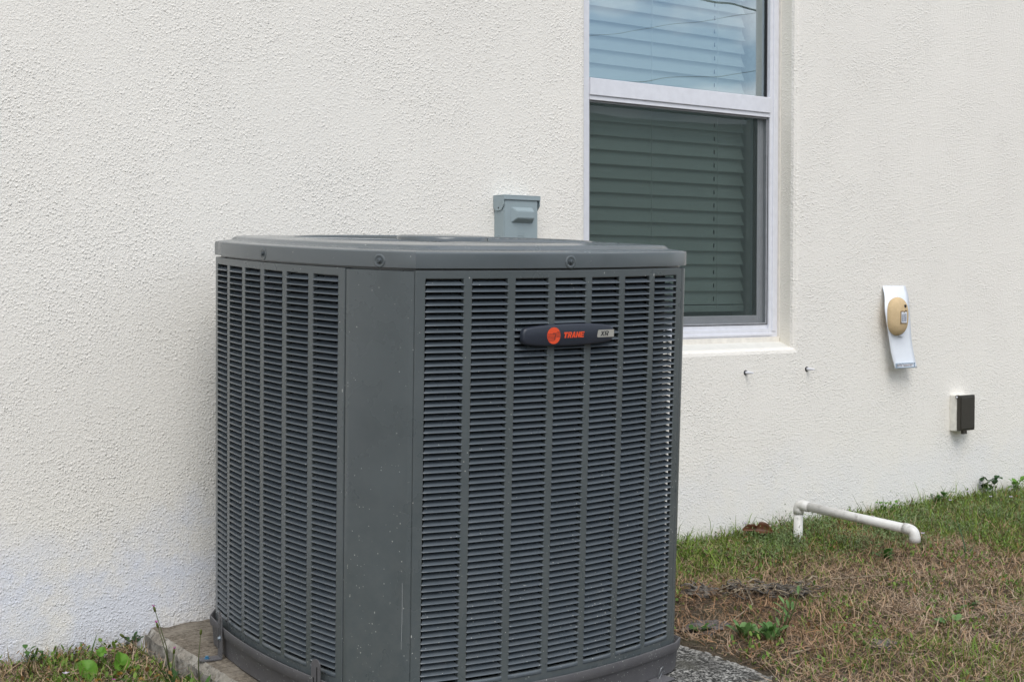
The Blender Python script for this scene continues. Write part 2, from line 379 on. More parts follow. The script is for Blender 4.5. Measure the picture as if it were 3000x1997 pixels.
# venetian blind hanging inside
blind = empty('venetian_blind', (3.3, .19, .76), label='white horizontal slat blind closed behind the window panes', cat='blind')
bp0 = Vector((3.3, .19, .76))
def slat_mesh():
    bm = bmesh.new(); prof = []
    for k in range(5):
        t = k / 4; prof.append((.182 + -0.002 + .021 * t + .0022 * math.sin(math.pi * t), .051 * t))   # y, z up from lower lip
    rows = [[bm.verts.new((x - bp0.x, y - bp0.y, z)) for x in (2.885, 3.709)] for y, z in prof]
    back = [[bm.verts.new((x - bp0.x, y - bp0.y + .0028, z)) for x in (2.885, 3.709)] for y, z in prof]
    for q in (rows, back):
        for a, b in zip(q, q[1:]): bm.faces.new((a[0], a[1], b[1], b[0]))
    for k in range(4):
        for e in (0, 1): bm.faces.new((rows[k][e], rows[k + 1][e], back[k + 1][e], back[k][e]))
    bm.faces.new((rows[0][0], rows[0][1], back[0][1], back[0][0])); bm.faces.new((rows[4][0], rows[4][1], back[4][1], back[4][0]))
    return bm_obj('slat', bm, M_blind, blind)
sl0 = slat_mesh(); first = True
for k in range(31):
    zb = 2.17 - .046 * k - .000
    zb = 1.742 + .046 * 9 - .046 * k
    M = Matrix.Translation((rnd.uniform(-.0015, .0015), 0, zb - bp0.z)) @ Matrix.Rotation(rnd.uniform(-.0008, .0008), 4, 'Y')
    if k == 0: sl0.matrix_local = M
    else: inst('slat', sl0, blind, M)
bm = bmesh.new(); box(bm, 2.885 - bp0.x, 3.709 - bp0.x, -.012, .010, .750 - .76, .772 - .76, .003); bm_obj('bottom_rail', bm, M_blind, blind)
bm = bmesh.new(); box(bm, 2.88 - bp0.x, 3.715 - bp0.x, -.02, .03, 2.20 - .76, 2.25 - .76, .002); bm_obj('head_rail', bm, M_blind, blind)
for x in (3.266, 3.572):
    bm = bmesh.new(); tube(bm, [(x - bp0.x, .1755 - bp0.y, .0), (x - bp0.x, .1755 - bp0.y, 1.45)], .0011, 6); bm_obj('ladder_cord', bm, M_cord, blind)
bm = bmesh.new()
for k in range(31):
    zb = 2.156 - .046 * k - bp0.z
    box(bm, 3.562 - bp0.x, 3.5635 - bp0.x, .1805 - bp0.y, .1835 - bp0.y, zb + .012, zb + .026)
bm_obj('cord_notches', bm, M_black, blind)

# ------------------------------------------------------------------ concrete slab
UM = Matrix([[0.99984, 0.00827, -0.01578], [-0.00911, 0.99851, -0.05383], [0.01532, 0.05396, 0.99843]])
UO = Vector((1.54609, -1.03232, .85245))
BASE = Vector((.354, .43, -.9165))
def U(p): return UO + UM @ Vector(p)
unit_root = (U(BASE), UM)
def slab():
    x0, x1, y0, y1, h = -.165, .905, -.165, .985, .16
    nx, ny = 72, 78; r = .018
    xs = np.linspace(x0, x1, nx); ys = np.linspace(y0, y1, ny)
    prng = np.random.default_rng(3)
    V = []; F = []
    def nz(x, y): return .5 * math.sin(x * 37 + 2 * math.sin(y * 23)) + .5 * math.sin(y * 41 + 1.7 * math.sin(x * 31))
    # top grid with rounded rim, then skirt
    for j, y in enumerate(ys):
        for i, x in enumerate(xs):
            d = min(x - x0, x1 - x, y - y0, y1 - y)
            z = -.9167 - (r - math.sqrt(max(0, r * r - max(0, r - d) ** 2))) - (.0012 * (nz(x, y) + 1) if d > 0 else 0)
            ox = oy = 0
            if i in (0, nx - 1): ox = (1 if i == 0 else -1) * .004 * (nz(y * 1.3, 4) + .5 * nz(y * 4, 9))
            if j in (0, ny - 1): oy = (1 if j == 0 else -1) * .004 * (nz(x * 1.3, 2) + .5 * nz(x * 4, 5))
            V.append((x + ox, y + oy, z + (prng.normal(0, .0012) if d < .03 else 0)))
    for j in range(ny - 1):
        for i in range(nx - 1): F.append((j * nx + i, j * nx + i + 1, (j + 1) * nx + i + 1, (j + 1) * nx + i))
    per = [i for i in range(nx)] + [j * nx + nx - 1 for j in range(1, ny)] + [(ny - 1) * nx + i for i in range(nx - 2, -1, -1)] + [j * nx for j in range(ny - 2, 0, -1)]
    prev = per
    for k in range(1, 8):
        cur = []
        for a in per:
            v = V[a]; cur.append(len(V)); V.append((v[0] + prng.normal(0, .0018), v[1] + prng.normal(0, .0018), v[2] - h * k / 7))
        n = len(per)
        for q in range(n): F.append((prev[(q + 1) % n], prev[q], cur[q], cur[(q + 1) % n]))
        prev = cur
    V = [tuple(Vector(v) - BASE) for v in V]
    M = Mat('weathered concrete', (.3, .29, .27), .92, .15)
    n1 = M.noise(5, 5, .65); n2 = M.noise(85, 5, .75); n3 = M.noise(26, 4, .7); st = M.noise(30, 5, .7, stretch=(.4, 2.4, 1))
    x = M.axis(0)
    base = M.mix(M.ramp(n3, (.35, 0.), (.7, 1.)), (.24, .225, .195), (.50, .47, .42))
    brown = M.mix(M.ramp(M.math('ADD', M.math('MULTIPLY', st, .35), M.math('MULTIPLY', M.noise(95, 5, .8), .65)), (.38, 0.), (.62, 1.)), (.065, .055, .043), (.30, .26, .21))
    brown = M.mix(M.ramp(M.noise(6, 4, .6, stretch=(1, 2.2, 1)), (.50, 0.), (.66, .75)), brown, (.30, .27, .225))
    mould = M.mix(M.ramp(M.math('ADD', M.math('MULTIPLY', n2, .6), M.math('MULTIPLY', M.noise(210, 4, .7), .4)), (.475, 0.), (.58, 1.)), (.026, .026, .025), (.47, .46, .43))
    mould = M.mix(M.ramp(M.noise(9, 4, .6), (.52, 0.), (.66, .7)), mould, (.10, .098, .08))
    mould = M.mix(M.ramp(M.noise(4.2, 5, .7), (.46, 0.), (.60, .75)), mould, (.050, .048, .043))
    mould = M.mix(M.math('MULTIPLY', M.ramp(M.math('ADD', x, M.math('MULTIPLY', n3, .06)), (.535, 0.), (.575, 1.)), M.ramp(n2, (.40, 0.), (.55, .9))), mould, (.50, .48, .44))
    top = M.N.new('ShaderNodeNewGeometry'); sp = M.N.new('ShaderNodeSeparateXYZ'); M.L.new(top.outputs['Normal'], sp.inputs[0])
    up = M.ramp(sp.outputs[2], (.55, 0.), (.9, 1.))
    yax = M.axis(1)
    right = M.ramp(M.math('SUBTRACT', M.math('ADD', x, M.math('MULTIPLY', n1, .2)), M.math('MULTIPLY', yax, .9)), (.1, 0.), (.45, 1.))
    topc = M.mix(right, brown, mould)
    side = M.mix(M.ramp(M.noise(48, 5, .75), (.50, 0.), (.66, .85)), base, (.05, .046, .04))
    M.color(M.mix(up, side, topc))
    M.bump(M.math('ADD', n2, n3), .005)
    o = mesh_obj('concrete_pad', V, F, M.m)
    o.matrix_world = Matrix.Translation(U(BASE)) @ UM.to_4x4()
    tag(o, 'mould stained concrete slab under the grey cooling unit', 'slab')
slab()

# ------------------------------------------------------------------ condenser
unit = empty('condenser_unit', U(BASE), UM, 'tall grey louvred air conditioner condenser standing on a concrete slab', 'air conditioner')
P = .098; LF = 7.222 * P; LL = 6.222 * P; SF = .0453; SL = .0315; CX, CY = .075, .148
SW = .812 * P; MG = .205 * P; ZSL = -.8237
def arcv(t, L, s): return s * (1 - ((t - L / 2) / (L / 2)) ** 2)
def pF(u, z, out=0):       # front
    d = -SF * 2 * (u - LF / 2) / (LF / 2) ** 2 * -1
    return Vector((u, -arcv(u, LF, SF) - out, z))
def pL(u, z, out=0):       # left, u from chamfer towards the wall
    return Vector((-CX - arcv(u, LL, SL) - out, CY + u, z))
RX0 = LF + .029; LR = LF + .020
def pR(u, z, out=0):       # right, u from the narrow front post towards the wall
    return Vector((RX0 + arcv(u, LR, .022) + out, .020 + u, z))
YB = CY + LL + .10
def lc(v): return Vector(v) - BASE      # local coordinates under the unit's empty

def louvred_panel(name, fn, L, ncol, flip):
    zt, zb = .0160, -.9
    ulines = [0.0]; kinds = []
    for c in range(ncol):
        a = MG + c * P; ulines += [a, a + SW]
    ulines.append(L)
    us = []
    for a, b in zip(ulines, ulines[1:]):
        n = 3
        us += [a + (b - a) * k / n for k in range(n)]
    us.append(L)
    zs = [zb, ZSL, 0.0, zt]
    bm = bmesh.new(); V = {}
    for i, u in enumerate(us):
        for j, z in enumerate(zs): V[i, j] = bm.verts.new(lc(fn(u, z)))
    for i in range(len(us) - 1):
        seg = i // 3
        for j in range(3):
            if j == 1 and seg % 2 == 1: continue
            bm.faces.new((V[i, j], V[i + 1, j], V[i + 1, j + 1], V[i, j + 1]))
    # folded returns on every free edge
    for e in [e for e in bm.edges if len(e.link_faces) == 1]:
        pass
    edges = [e for e in bm.edges if len(e.link_faces) == 1]
    r = bmesh.ops.extrude_edge_only(bm, edges=edges)
    # inward direction: towards unit axis normal of the panel
    for v in [g for g in r['geom'] if isinstance(g, bmesh.types.BMVert)]:
        w_ = v.co + BASE
        if fn is pF: v.co.y += .010
        elif fn is pL: v.co.x += .010
        else: v.co.x -= .010
    o = bm_obj(name, bm, M_grey, unit)
    bv = o.modifiers.new('bevel', 'BEVEL'); bv.width = .0012; bv.segments = 2; bv.limit_method = 'ANGLE'; bv.angle_limit = R(50)
    return o
front = louvred_panel('front_panel', pF, LF, 7, False)
left = louvred_panel('left_panel', pL, LL, 6, True)
right = louvred_panel('right_panel', pR, LR, 7, False)

PITCH = .01338
def louver_geo():
    prof = [(.0140, .0090, SW / 2 - .0060), (.0078, .0070, SW / 2 - .0040), (.0034, .0040, SW / 2 - .0012), (.0004, .0018, SW / 2 + .0014),
            (-.0023, .0006, SW / 2 + .0028), (-.0019, -.0004, SW / 2 + .0026), (.0004, .0002, SW / 2 + .0010)]
    xs = (-1, -.93, 0, .93, 1)
    V = []; F = []
    for y, z, h in prof:
        for s in xs:
            V.append((s * h, y + (.0016 if abs(s) == 1 and y < 0 else 0), z + (.0004 if abs(s) == 1 and y < 0 else 0)))
    n = len(xs)
    for i in range(len(prof) - 1):
        for k in range(n - 1): F.append((i * n + k, i * n + k + 1, (i + 1) * n + k + 1, (i + 1) * n + k))
    return V, F
LV, LFc = louver_geo()
lm = bpy.data.meshes.new('louver'); lm.from_pydata(LV, [], LFc); lm.materials.append(M_louver); lm.shade_smooth(); lm.update()
def frame_at(fn, u, z):
    e = 1e-4; p = fn(u, z); t = (fn(u + e, z) - fn(u - e, z)).normalized(); zz = Vector((0, 0, 1)); n = zz.cross(t)
    if fn is pL: t = -t; n = -n
    # local y must point into the unit
    inn = -(fn(u, z, .01) - p).normalized()
    if inn.dot(zz.cross(t)) < 0: t = -t
    n = zz.cross(t)
    return Matrix(((t.x, n.x, 0, 0), (t.y, n.y, 0, 0), (0, 0, 1, 0), (0, 0, 0, 1))), p
louver_rest = []
def add_louvers(fn, ncol, rows, parent, limit_fn, open_=0):
    for c in range(ncol):
        u = MG + c * P + SW / 2
        M3, p = frame_at(fn, u, 0)
        for k in range(rows):
            z = -.0128 - PITCH * k
            Mx = Matrix.Translation(lc(Vector((p.x, p.y, z)))) @ M3 @ Matrix.Rotation(open_ + rnd.uniform(-.012, .012), 4, 'X')
            if limit_fn and limit_fn(c, k):
                o = bpy.data.objects.new('louver', lm); link(o); o.parent = parent; o.matrix_local = Mx
            else: louver_rest.append(Mx)
ROWS = 61
add_louvers(pF, 7, ROWS, front, lambda c, k: c < 4 or (c == 4 and k < 300 - 4 * ROWS))
add_louvers(pL, 6, ROWS, left, None)
add_louvers(pR, 7, ROWS, right, None, R(-24))
VA = np.array(LV); vs = []; fs = []
for i, Mx in enumerate(louver_rest):
    A = np.array(Mx); vs.append(VA @ A[:3, :3].T + A[:3, 3]); fs += [tuple(a + i * len(LV) for a in f) for f in LFc]
o = mesh_obj('louver_bank', np.concatenate(vs), fs, M_louver, unit, True); o['kind'] = 'stuff'

# blank pressed lip under the last slot of every column
for fn, n, par in ((pF, 7, front), (pL, 6, left)):
    for c in range(n):
        u0 = MG + c * P - .002; bm = bmesh.new()
        ks = 6; rws = []
        for (dz, out) in ((-.0003, -.0008), (-.0022, .0016), (-.0075, .0022), (-.0098, .0003)):
            rws.append([bm.verts.new(lc(fn(u0 + (SW + .004) * q / ks, ZSL + dz, out if 0 < q < ks else 0.0003))) for q in range(ks + 1)])
        for a, b in zip(rws, rws[1:]):
            for q in range(ks): bm.faces.new((a[q], a[q + 1], b[q + 1], b[q]))
        bm_obj('pressed_lip', bm, M_louver, par, True)

# outline of the cabinet
def outline(off=0, nseg=10):
    pts = []
    for k in range(nseg + 1): pts.append(pF(LF * k / nseg, 0))
    for k in range(nseg + 1): pts.append(pR(LR * k / nseg, 0))
    for k in range(nseg + 1):
        u = (LF - .02) * (1 - k / nseg); pts.append(Vector((u, YB + .5 * arcv(u, LF, SF) * .5, 0)))
    for k in range(nseg + 1): pts.append(pL(LL * (1 - k / nseg), 0))
    return offset(pts, off)
def offset(pts, off):
    n = len(pts); out = []
    for i, p in enumerate(pts):
        a = (p - pts[i - 1]).normalized(); b = (pts[(i + 1) % n] - p).normalized()
        na = Vector((a.y, -a.x, 0)); nb = Vector((b.y, -b.x, 0)); m = (na + nb).normalized()
        out.append(p + m * off / max(.5, m.dot(na)))
    return out
def orings(levels): return [[lc(Vector((p.x, p.y, z))) for p in outline(o_)] for o_, z in levels]
def corner(name, a, b):
    a = Vector(a); b = Vector(b); d = (b - a).normalized(); n = Vector((d.y, -d.x, 0)); L_ = (b - a).length; g = .0036
    w2 = min(.012, L_ * .3)
    prof = [(g, .012), (g, .0006), (g + .0012, -.0004), (g + w2, -.0022), (L_ / 2, -.0026), (L_ - g - w2, -.0022), (L_ - g - .0012, -.0004), (L_ - g, .0006), (L_ - g, .012)]
    bm = bmesh.new(); rows = [[bm.verts.new(lc(a + d * s + n * -t + Vector((0, 0, z)))) for s, t in prof] for z in (-.9, .0142)]
    for k in range(len(prof) - 1): bm.faces.new((rows[0][k], rows[0][k + 1], rows[1][k + 1], rows[1][k]))
    top = [bm.verts.new(v.co + Vector((0, 0, .0005)) - n * .012) for v in rows[1]]
    for k in range(len(prof) - 1): bm.faces.new((rows[1][k], rows[1][k + 1], top[k + 1], top[k]))
    o = bm_obj(name, bm, M_grey, unit, True)
    es = o.modifiers.new('split', 'EDGE_SPLIT'); es.split_angle = R(50)
corner('corner_panel', pL(0, 0), pF(0, 0))
corner('corner_panel', pF(LF, 0), pR(0, 0))
corner('corner_panel', pR(LR, 0), (LF - .02, YB, 0))
corner('corner_panel', (0, YB, 0), pL(LL, 0))
bm = bmesh.new(); bp_ = [Vector(((LF - .02) * (1 - k / 10), YB + .25 * arcv(LF * k / 10, LF, SF), 0)) for k in range(11)]
rws = [[bm.verts.new(lc(Vector((p.x, p.y, z)))) for p in bp_] for z in (-.9, .017)]
for k in range(10): bm.faces.new((rws[0][k], rws[0][k + 1], rws[1][k + 1], rws[1][k]))
bm_obj('back_panel', bm, M_grey, unit)

M_scuff = simple('rubbed paint', (.40, .42, .43), .6)
a_, b_ = pL(0, 0), pF(0, 0); d_ = (b_ - a_).normalized(); n_ = Vector((d_.y, -d_.x, 0)); W_ = (b_ - a_).length
bm = bmesh.new()
for k in range(8):
    z0 = -.610 - k * .017; s0 = .872 + .004 * math.sin(k * .6); q = [lc(a_ + d_ * W_ * ss + n_ * .0026 + Vector((0, 0, zz))) for ss, zz in ((s0, z0), (s0 + .004, z0), (s0 + .004 + .001, z0 - .017), (s0 + .001, z0 - .017))]
    bm.faces.new([bm.verts.new(v) for v in q])
bmesh.ops.remove_doubles(bm, verts=bm.verts, dist=.0004)
o = bm_obj('scratch', bm, M_scuff, unit)
# base pan
bm = bmesh.new()
vs = loft(bm, orings([(-.03, -.912), (.000, -.9163), (.004, -.9140), (.0075, -.8685), (.0085, -.8672), (.0112, -.8668), (.0122, -.8655), (.0140, -.8465), (.0135, -.8438), (.0118, -.8432), (.0102, -.8440), (.0035, -.8600)]))
bm.faces.new(vs[0][::-1])
o = bm_obj('base_pan', bm, M_base, unit, True); es = o.modifiers.new('split', 'EDGE_SPLIT'); es.split_angle = R(40)

# coil wrapped on the left, the back and most of the front
def coil():
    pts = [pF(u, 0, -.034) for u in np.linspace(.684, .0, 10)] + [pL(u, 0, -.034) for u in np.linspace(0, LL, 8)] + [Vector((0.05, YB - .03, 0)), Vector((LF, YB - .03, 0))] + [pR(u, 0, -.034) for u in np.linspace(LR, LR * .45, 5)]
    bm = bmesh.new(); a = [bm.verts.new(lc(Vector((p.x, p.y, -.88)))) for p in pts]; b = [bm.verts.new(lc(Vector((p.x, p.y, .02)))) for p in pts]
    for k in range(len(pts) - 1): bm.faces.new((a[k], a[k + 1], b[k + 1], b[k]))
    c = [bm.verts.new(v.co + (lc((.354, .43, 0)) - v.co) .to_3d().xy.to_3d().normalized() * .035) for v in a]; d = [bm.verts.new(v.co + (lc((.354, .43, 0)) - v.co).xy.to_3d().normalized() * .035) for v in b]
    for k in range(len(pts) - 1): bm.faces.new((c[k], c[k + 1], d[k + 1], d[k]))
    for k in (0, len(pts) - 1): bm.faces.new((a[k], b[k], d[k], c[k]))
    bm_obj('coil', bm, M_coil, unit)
    # loose fluff caught on the fins behind the slots
    bm = bmesh.new(); r2 = random.Random(5)
    for i in range(260):
        if r2.random() < .65: fn, L_ = pL, LL
        else: fn, L_ = pF, LF * .82
        p = fn(r2.uniform(.03, L_ - .03), -.012 - PITCH * r2.randrange(0, 60) + .0005 + .0035, -r2.uniform(.012, .024))
        s = r2.uniform(.0012, .0035); v = [bm.verts.new(lc(p + Vector((r2.uniform(-s, s), r2.uniform(-s, s), r2.uniform(-s, s))))) for _ in range(4)]
        for t in ((0, 1, 2), (0, 1, 3), (0, 2, 3), (1, 2, 3)): bm.faces.new([v[q] for q in t])
    o = bm_obj('lint', bm, simple('lint', (.35, .31, .26), .9, .1), unit); o['kind'] = 'stuff'
coil()

# top cap with a round fan opening
CC = Vector((.354, .44, 0)); FR = .352
def cap():
    rings = orings([(-.012, -.002), (-.012, .0208), (.0020, .0208), (.0020, .0480), (.0013, .0511), (-.0008, .0529), (-.006, .0537), (-.024, .0560), (-.032, .0568), (-.036, .0582), (-.041, .0630), (-.047, .0650), (-.060, .0660)])
    base = outline(-.060)
    def circ(r, z): return [lc(CC + Vector(((p - CC).x, (p - CC).y, 0)).normalized() * r + Vector((0, 0, z))) for p in base]
    rings += [circ(FR + .012, .0672), circ(FR + .004, .0685), circ(FR - .001, .0682), circ(FR - .004, .0655), circ(FR - .006, .0600), circ(FR - .006, .01)]
    bm = bmesh.new(); loft(bm, rings)
    o = bm_obj('top_cap', bm, M_cap, unit, True); es = o.modifiers.new('split', 'EDGE_SPLIT'); es.split_angle = R(32)
    return o
capo = cap()
def screw(parent, p, n, r=.0052, dimple=True, mat=M_screw):
    """hex head in a pressed dimple; n outward"""
    n = Vector(n).normalized(); q = n.to_track_quat('Z', 'Y').to_matrix().to_4x4(); Mx = Matrix.Translation(lc(p)) @ q
    bm = bmesh.new()
    def circ(rr, z, m=16): return [(rr * math.cos(2 * math.pi * k / m), rr * math.sin(2 * math.pi * k / m), z) for k in range(m)]
    hexr = [(r * .8 * math.cos(2 * math.pi * (k // 2) / 8 + (k % 2) * .3), r * .8 * math.sin(2 * math.pi * (k // 2) / 8 + (k % 2) * .3), 0) for k in range(16)]
    vs = loft(bm, [circ(r * 1.25, .0006), circ(r * 1.25, .0014), circ(r * .85, .0018), [(x, y, .0019) for x, y, _ in hexr], [(x, y, .0052) for x, y, _ in hexr], [(x * .75, y * .75, .0058) for x, y, _ in hexr]])
    bm.faces.new(vs[-1])
    o = bm_obj('screw', bm, mat, parent); o.matrix_local = Mx
    if dimple:
        bm = bmesh.new(); loft(bm, [circ(r * 2.7, .0003), circ(r * 2.35, .0016), circ(r * 2.0, .0017), circ(r * 1.55, .0004), circ(r * 1.2, .0003), circ(.0001, .0003)])
        o = bm_obj('screw_dimple', bm, M_cap, parent, True); o.matrix_local = Mx
def outn(fn, u): return (fn(u, 0, .01) - fn(u, 0)).normalized()
screw(capo, pF(.350, .033, .0018), (0, -1, 0)); screw(capo, pL(.444 - CY, .034, .0018), (-1, 0, 0))
ca, cb = pL(0, 0), pF(0, 0); cd = (cb - ca).normalized(); cnrm = Vector((cd.y, -cd.x, 0))
screw(capo, (ca + cb) / 2 + cnrm * .0018 + Vector((0, 0, .033)), cnrm)
# fan grille: turned slats between two rings, with a hub plate
gr = bpy.data.objects.new('fan_grille', None); link(gr); gr.parent = unit; gr.matrix_local = Matrix.Translation(lc(CC + Vector((0, 0, .0630))))
bm = bmesh.new()
rows = [[bm.verts.new((r_, s, zz)) for r_, s, zz in ((.098, -.004, -.003), (.348, -.011, -.004))], [bm.verts.new((r_, s, zz)) for r_, s, zz in ((.098, .003, .0022), (.348, .010, .0032))]]
bm.faces.new((rows[0][0], rows[0][1], rows[1][1], rows[1][0]))
gs = bm_obj('grille_slat', bm, M_cap, gr); gs.modifiers.new('solid', 'SOLIDIFY').thickness = .0012
NS = 84
for k in range(1, NS): inst('grille_slat', gs, gr, Matrix.Rotation(2 * math.pi * k / NS, 4, 'Z'))
for r_ in (.10, .165, .225, .285, .346):
    bm = bmesh.new(); c = [(r_ * math.cos(2 * math.pi * k / 72), r_ * math.sin(2 * math.pi * k / 72), -.001) for k in range(73)]; tube(bm, c, .0022, 6, False); bm_obj('grille_ring', bm, M_cap, gr, True)
bm = bmesh.new()
vs = loft(bm, [[(r_ * math.cos(2 * math.pi * k / 48), r_ * math.sin(2 * math.pi * k / 48), z) for k in range(48)] for r_, z in ((.108, -.006), (.108, .0085), (.105, .0118), (.099, .0130), (.05, .0136))]); bm.faces.new(vs[-1])
bm_obj('grille_hub', bm, M_cap, gr, True)
fan = bpy.data.objects.new('fan', None); link(fan); fan.parent = unit; fan.matrix_local = Matrix.Translation(lc(CC + Vector((0, 0, -.03))))
bm = bmesh.new(); tube(bm, [(0, 0, -.12), (0, 0, .05)], .075, 24); bm_obj('motor', bm, M_black, fan)
for b in range(3):
    bm = bmesh.new(); n = 6; rr = []
    for i in range(n + 1):
        t = i / n; r_ = .07 + .25 * t; wdt = .35 + .25 * t; rr.append([bm.verts.new((r_ * math.cos(a), r_ * math.sin(a), .03 - .06 * q)) for q, a in ((q, (q - .5) * wdt * 2 + b * 2.094) for q in (0, .25, .5, .75, 1))])
    for a_, b_ in zip(rr, rr[1:]):
        for k in range(4): bm.faces.new((a_[k], a_[k + 1], b_[k + 1], b_[k]))
    bm_obj('fan_blade', bm, M_black, fan, True)

# name badge clipped on the front louvres
bdg_M, bdg_p = frame_at(pF, .343, 0)
badge = bpy.data.objects.new('badge', None); link(badge); badge.parent = unit
badge.matrix_local = Matrix.Translation(lc(pF(.343, -.1175, .0035))) @ bdg_M
def badge_build():
    def outl(sc, y):
        pts = []; hw, hm, he = .1195, .0230, .0172
        def half(x): return he + (hm - he) * (1 - (x / hw) ** 2)
        rc = .012
        xs = [-hw + rc * (1 - math.cos(a)) for a in np.linspace(0, math.pi / 2, 5)] + list(np.linspace(-hw + rc, hw - rc, 13))[1:-1] + [hw - rc * (1 - math.cos(a)) for a in np.linspace(math.pi / 2, 0, 5)]
        hs = [half(hw) - rc + rc * math.sin(a) for a in np.linspace(0, math.pi / 2, 5)] + [half(x) for x in np.linspace(-hw + rc, hw - rc, 13)][1:-1] + [half(hw) - rc + rc * math.sin(a) for a in np.linspace(math.pi / 2, 0, 5)]
        top = list(zip(xs, hs)); pts = top + [(x, -h) for x, h in reversed(top)]
        return [(x - math.copysign(min(sc, abs(x)), x), y, z - math.copysign(min(sc, abs(z)), z)) for x, z in pts]
    bm = bmesh.new(); vs = loft(bm, [outl(0, .002), outl(0, -.0065), outl(.0012, -.0085), outl(.0035, -.0098)]); bm.faces.new(vs[-1])
    o = bm_obj('badge_body', bm, M_badge, badge, True); es = o.modifiers.new('split', 'EDGE_SPLIT'); es.split_angle = R(38)
    Y0, Y1 = -.0097, -.0106
    def flat(name, polys, mat, y0=Y0, y1=Y1):
        bm = bmesh.new()
        for p in polys: prism(bm, p, y1, y0)
        return bm_obj(name, bm, mat, badge)
    cx, cz, r = -.042, -.0002, .0172
    disc = [(cx + r * math.cos(2 * math.pi * k / 36), cz + r * math.sin(2 * math.pi * k / 36)) for k in range(36)]
    flat('logo_disc', [disc], M_red)
    st = []
    for i in range(6):                                   # left-hand stripes, the leg of the T leaning through them
        z = cz + .0032 - i * .0027; e = math.sqrt(max(0, r * r - (z - cz) ** 2)); st.append([(cx - e * .98, z), (cx + .004 - i * .0006, z), (cx + .004 - i * .0006, z + .0007), (cx - e * .98, z + .0007)])
    for i in range(5):                                   # right-hand stripes
        z = cz + .0072 - i * .0026; e = math.sqrt(max(0, r * r - (z - cz) ** 2)); st.append([(cx + .0078 - i * .0006, z), (cx + e * .97, z), (cx + e * .97, z + .0007), (cx + .0078 - i * .0006, z + .0007)])
    flat('logo_stripes', st, M_dark, Y1, Y1 - .0003)
    flat('logo_letter', [[(cx - .003, cz + .0056), (cx + .0085, cz + .0056), (cx + .0082, cz + .0044), (cx - .003, cz + .0044)], [(cx + .0002, cz - .0088), (cx + .0030, cz - .0088), (cx + .0062, cz + .0032), (cx + .0034, cz + .0032)]], simple('dull red', (.20, .03, .02), .6), Y1, Y1 - .0004)
    def word(text, x, z, h, wd, gap, bold, slant):
        G = {'T': [[(0, 1), (1, 1), (1, 1 - bold), (0, 1 - bold)], [(.5 - bold * .62, 0), (.5 + bold * .62, 0), (.5 + bold * .62, 1 - bold), (.5 - bold * .62, 1 - bold)]],
             'R': [[(0, 0), (bold * 1.1, 0), (bold * 1.1, 1), (0, 1)], [(bold * 1.1, 1), (.86, 1), (1, .88), (1, .56), (.86, .42), (bold * 1.1, .42), (bold * 1.1, .42 + bold * .6), (1 - bold, .42 + bold * .65), (1 - bold, 1 - bold * .65), (bold * 1.1, 1 - bold * .65)], [(.45, .42), (.62, 0), (1, 0), (.80, .42)]],
             'A': [[(0, 0), (bold * 1.15, 0), (.5, .78), (.5, 1), (.34, 1)], [(1 - bold * 1.15, 0), (1, 0), (.66, 1), (.5, 1), (.5, .78)], [(bold * 1.45, .17), (1 - bold * 1.45, .17), (1 - bold * 1.75, .36), (bold * 1.75, .36)]],
             'N': [[(0, 0), (bold, 0), (bold, .62), (bold, 1), (0, 1)], [(1 - bold, 0), (1, 0), (1, 1), (1 - bold, 1), (1 - bold, .38)], [(bold, 1), (bold, .62), (1 - bold, 0), (1 - bold, .38)]],
             'E': [[(0, 0), (bold * 1.1, 0), (bold * 1.1, 1), (0, 1)], [(bold * 1.1, 1), (1, 1), (1, 1 - bold * .68), (bold * 1.1, 1 - bold * .68)], [(bold * 1.1, .60), (.92, .60), (.92, .40), (bold * 1.1, .40)], [(bold * 1.1, bold * .68), (1, bold * .68), (1, 0), (bold * 1.1, 0)]],
             'X': [[(0, 0), (bold * 1.3, 0), (.5, .5 - bold * .45), (.5 + bold * .65, .5), (1, 1), (1 - bold * 1.3, 1), (.5, .5 + bold * .45), (.5 - bold * .65, .5)], [(0, 1), (.5 - bold * .65, .5), (.5, .5 + bold * .45), (bold * 1.3, 1)], [(1, 0), (.5 + bold * .65, .5), (.5, .5 - bold * .45), (1 - bold * 1.3, 0)]]}
        out = []
        for i, ch in enumerate(text):
            for poly in G[ch]:
                out.append([(x + i * (wd + gap) + px * wd + slant * pz * h, z + pz * h) for px, pz in poly])
        return out
    flat('red_lettering', word('TRANE', -.0170, -.0060, .0120, .0096, .0013, .30, .20), M_red)
    pl = [(.073, -.0066), (.0765, -.0078), (.1185, -.0078), (.1185, .0078), (.0775, .0078), (.0755, .0066)]
    flat('silver_plate', [pl], M_plate)
    flat('black_lettering', word('XR', .0815, -.0050, .0100, .0096, .0014, .24, .22), M_dark, Y1, Y1 - .0004)
badge_build()

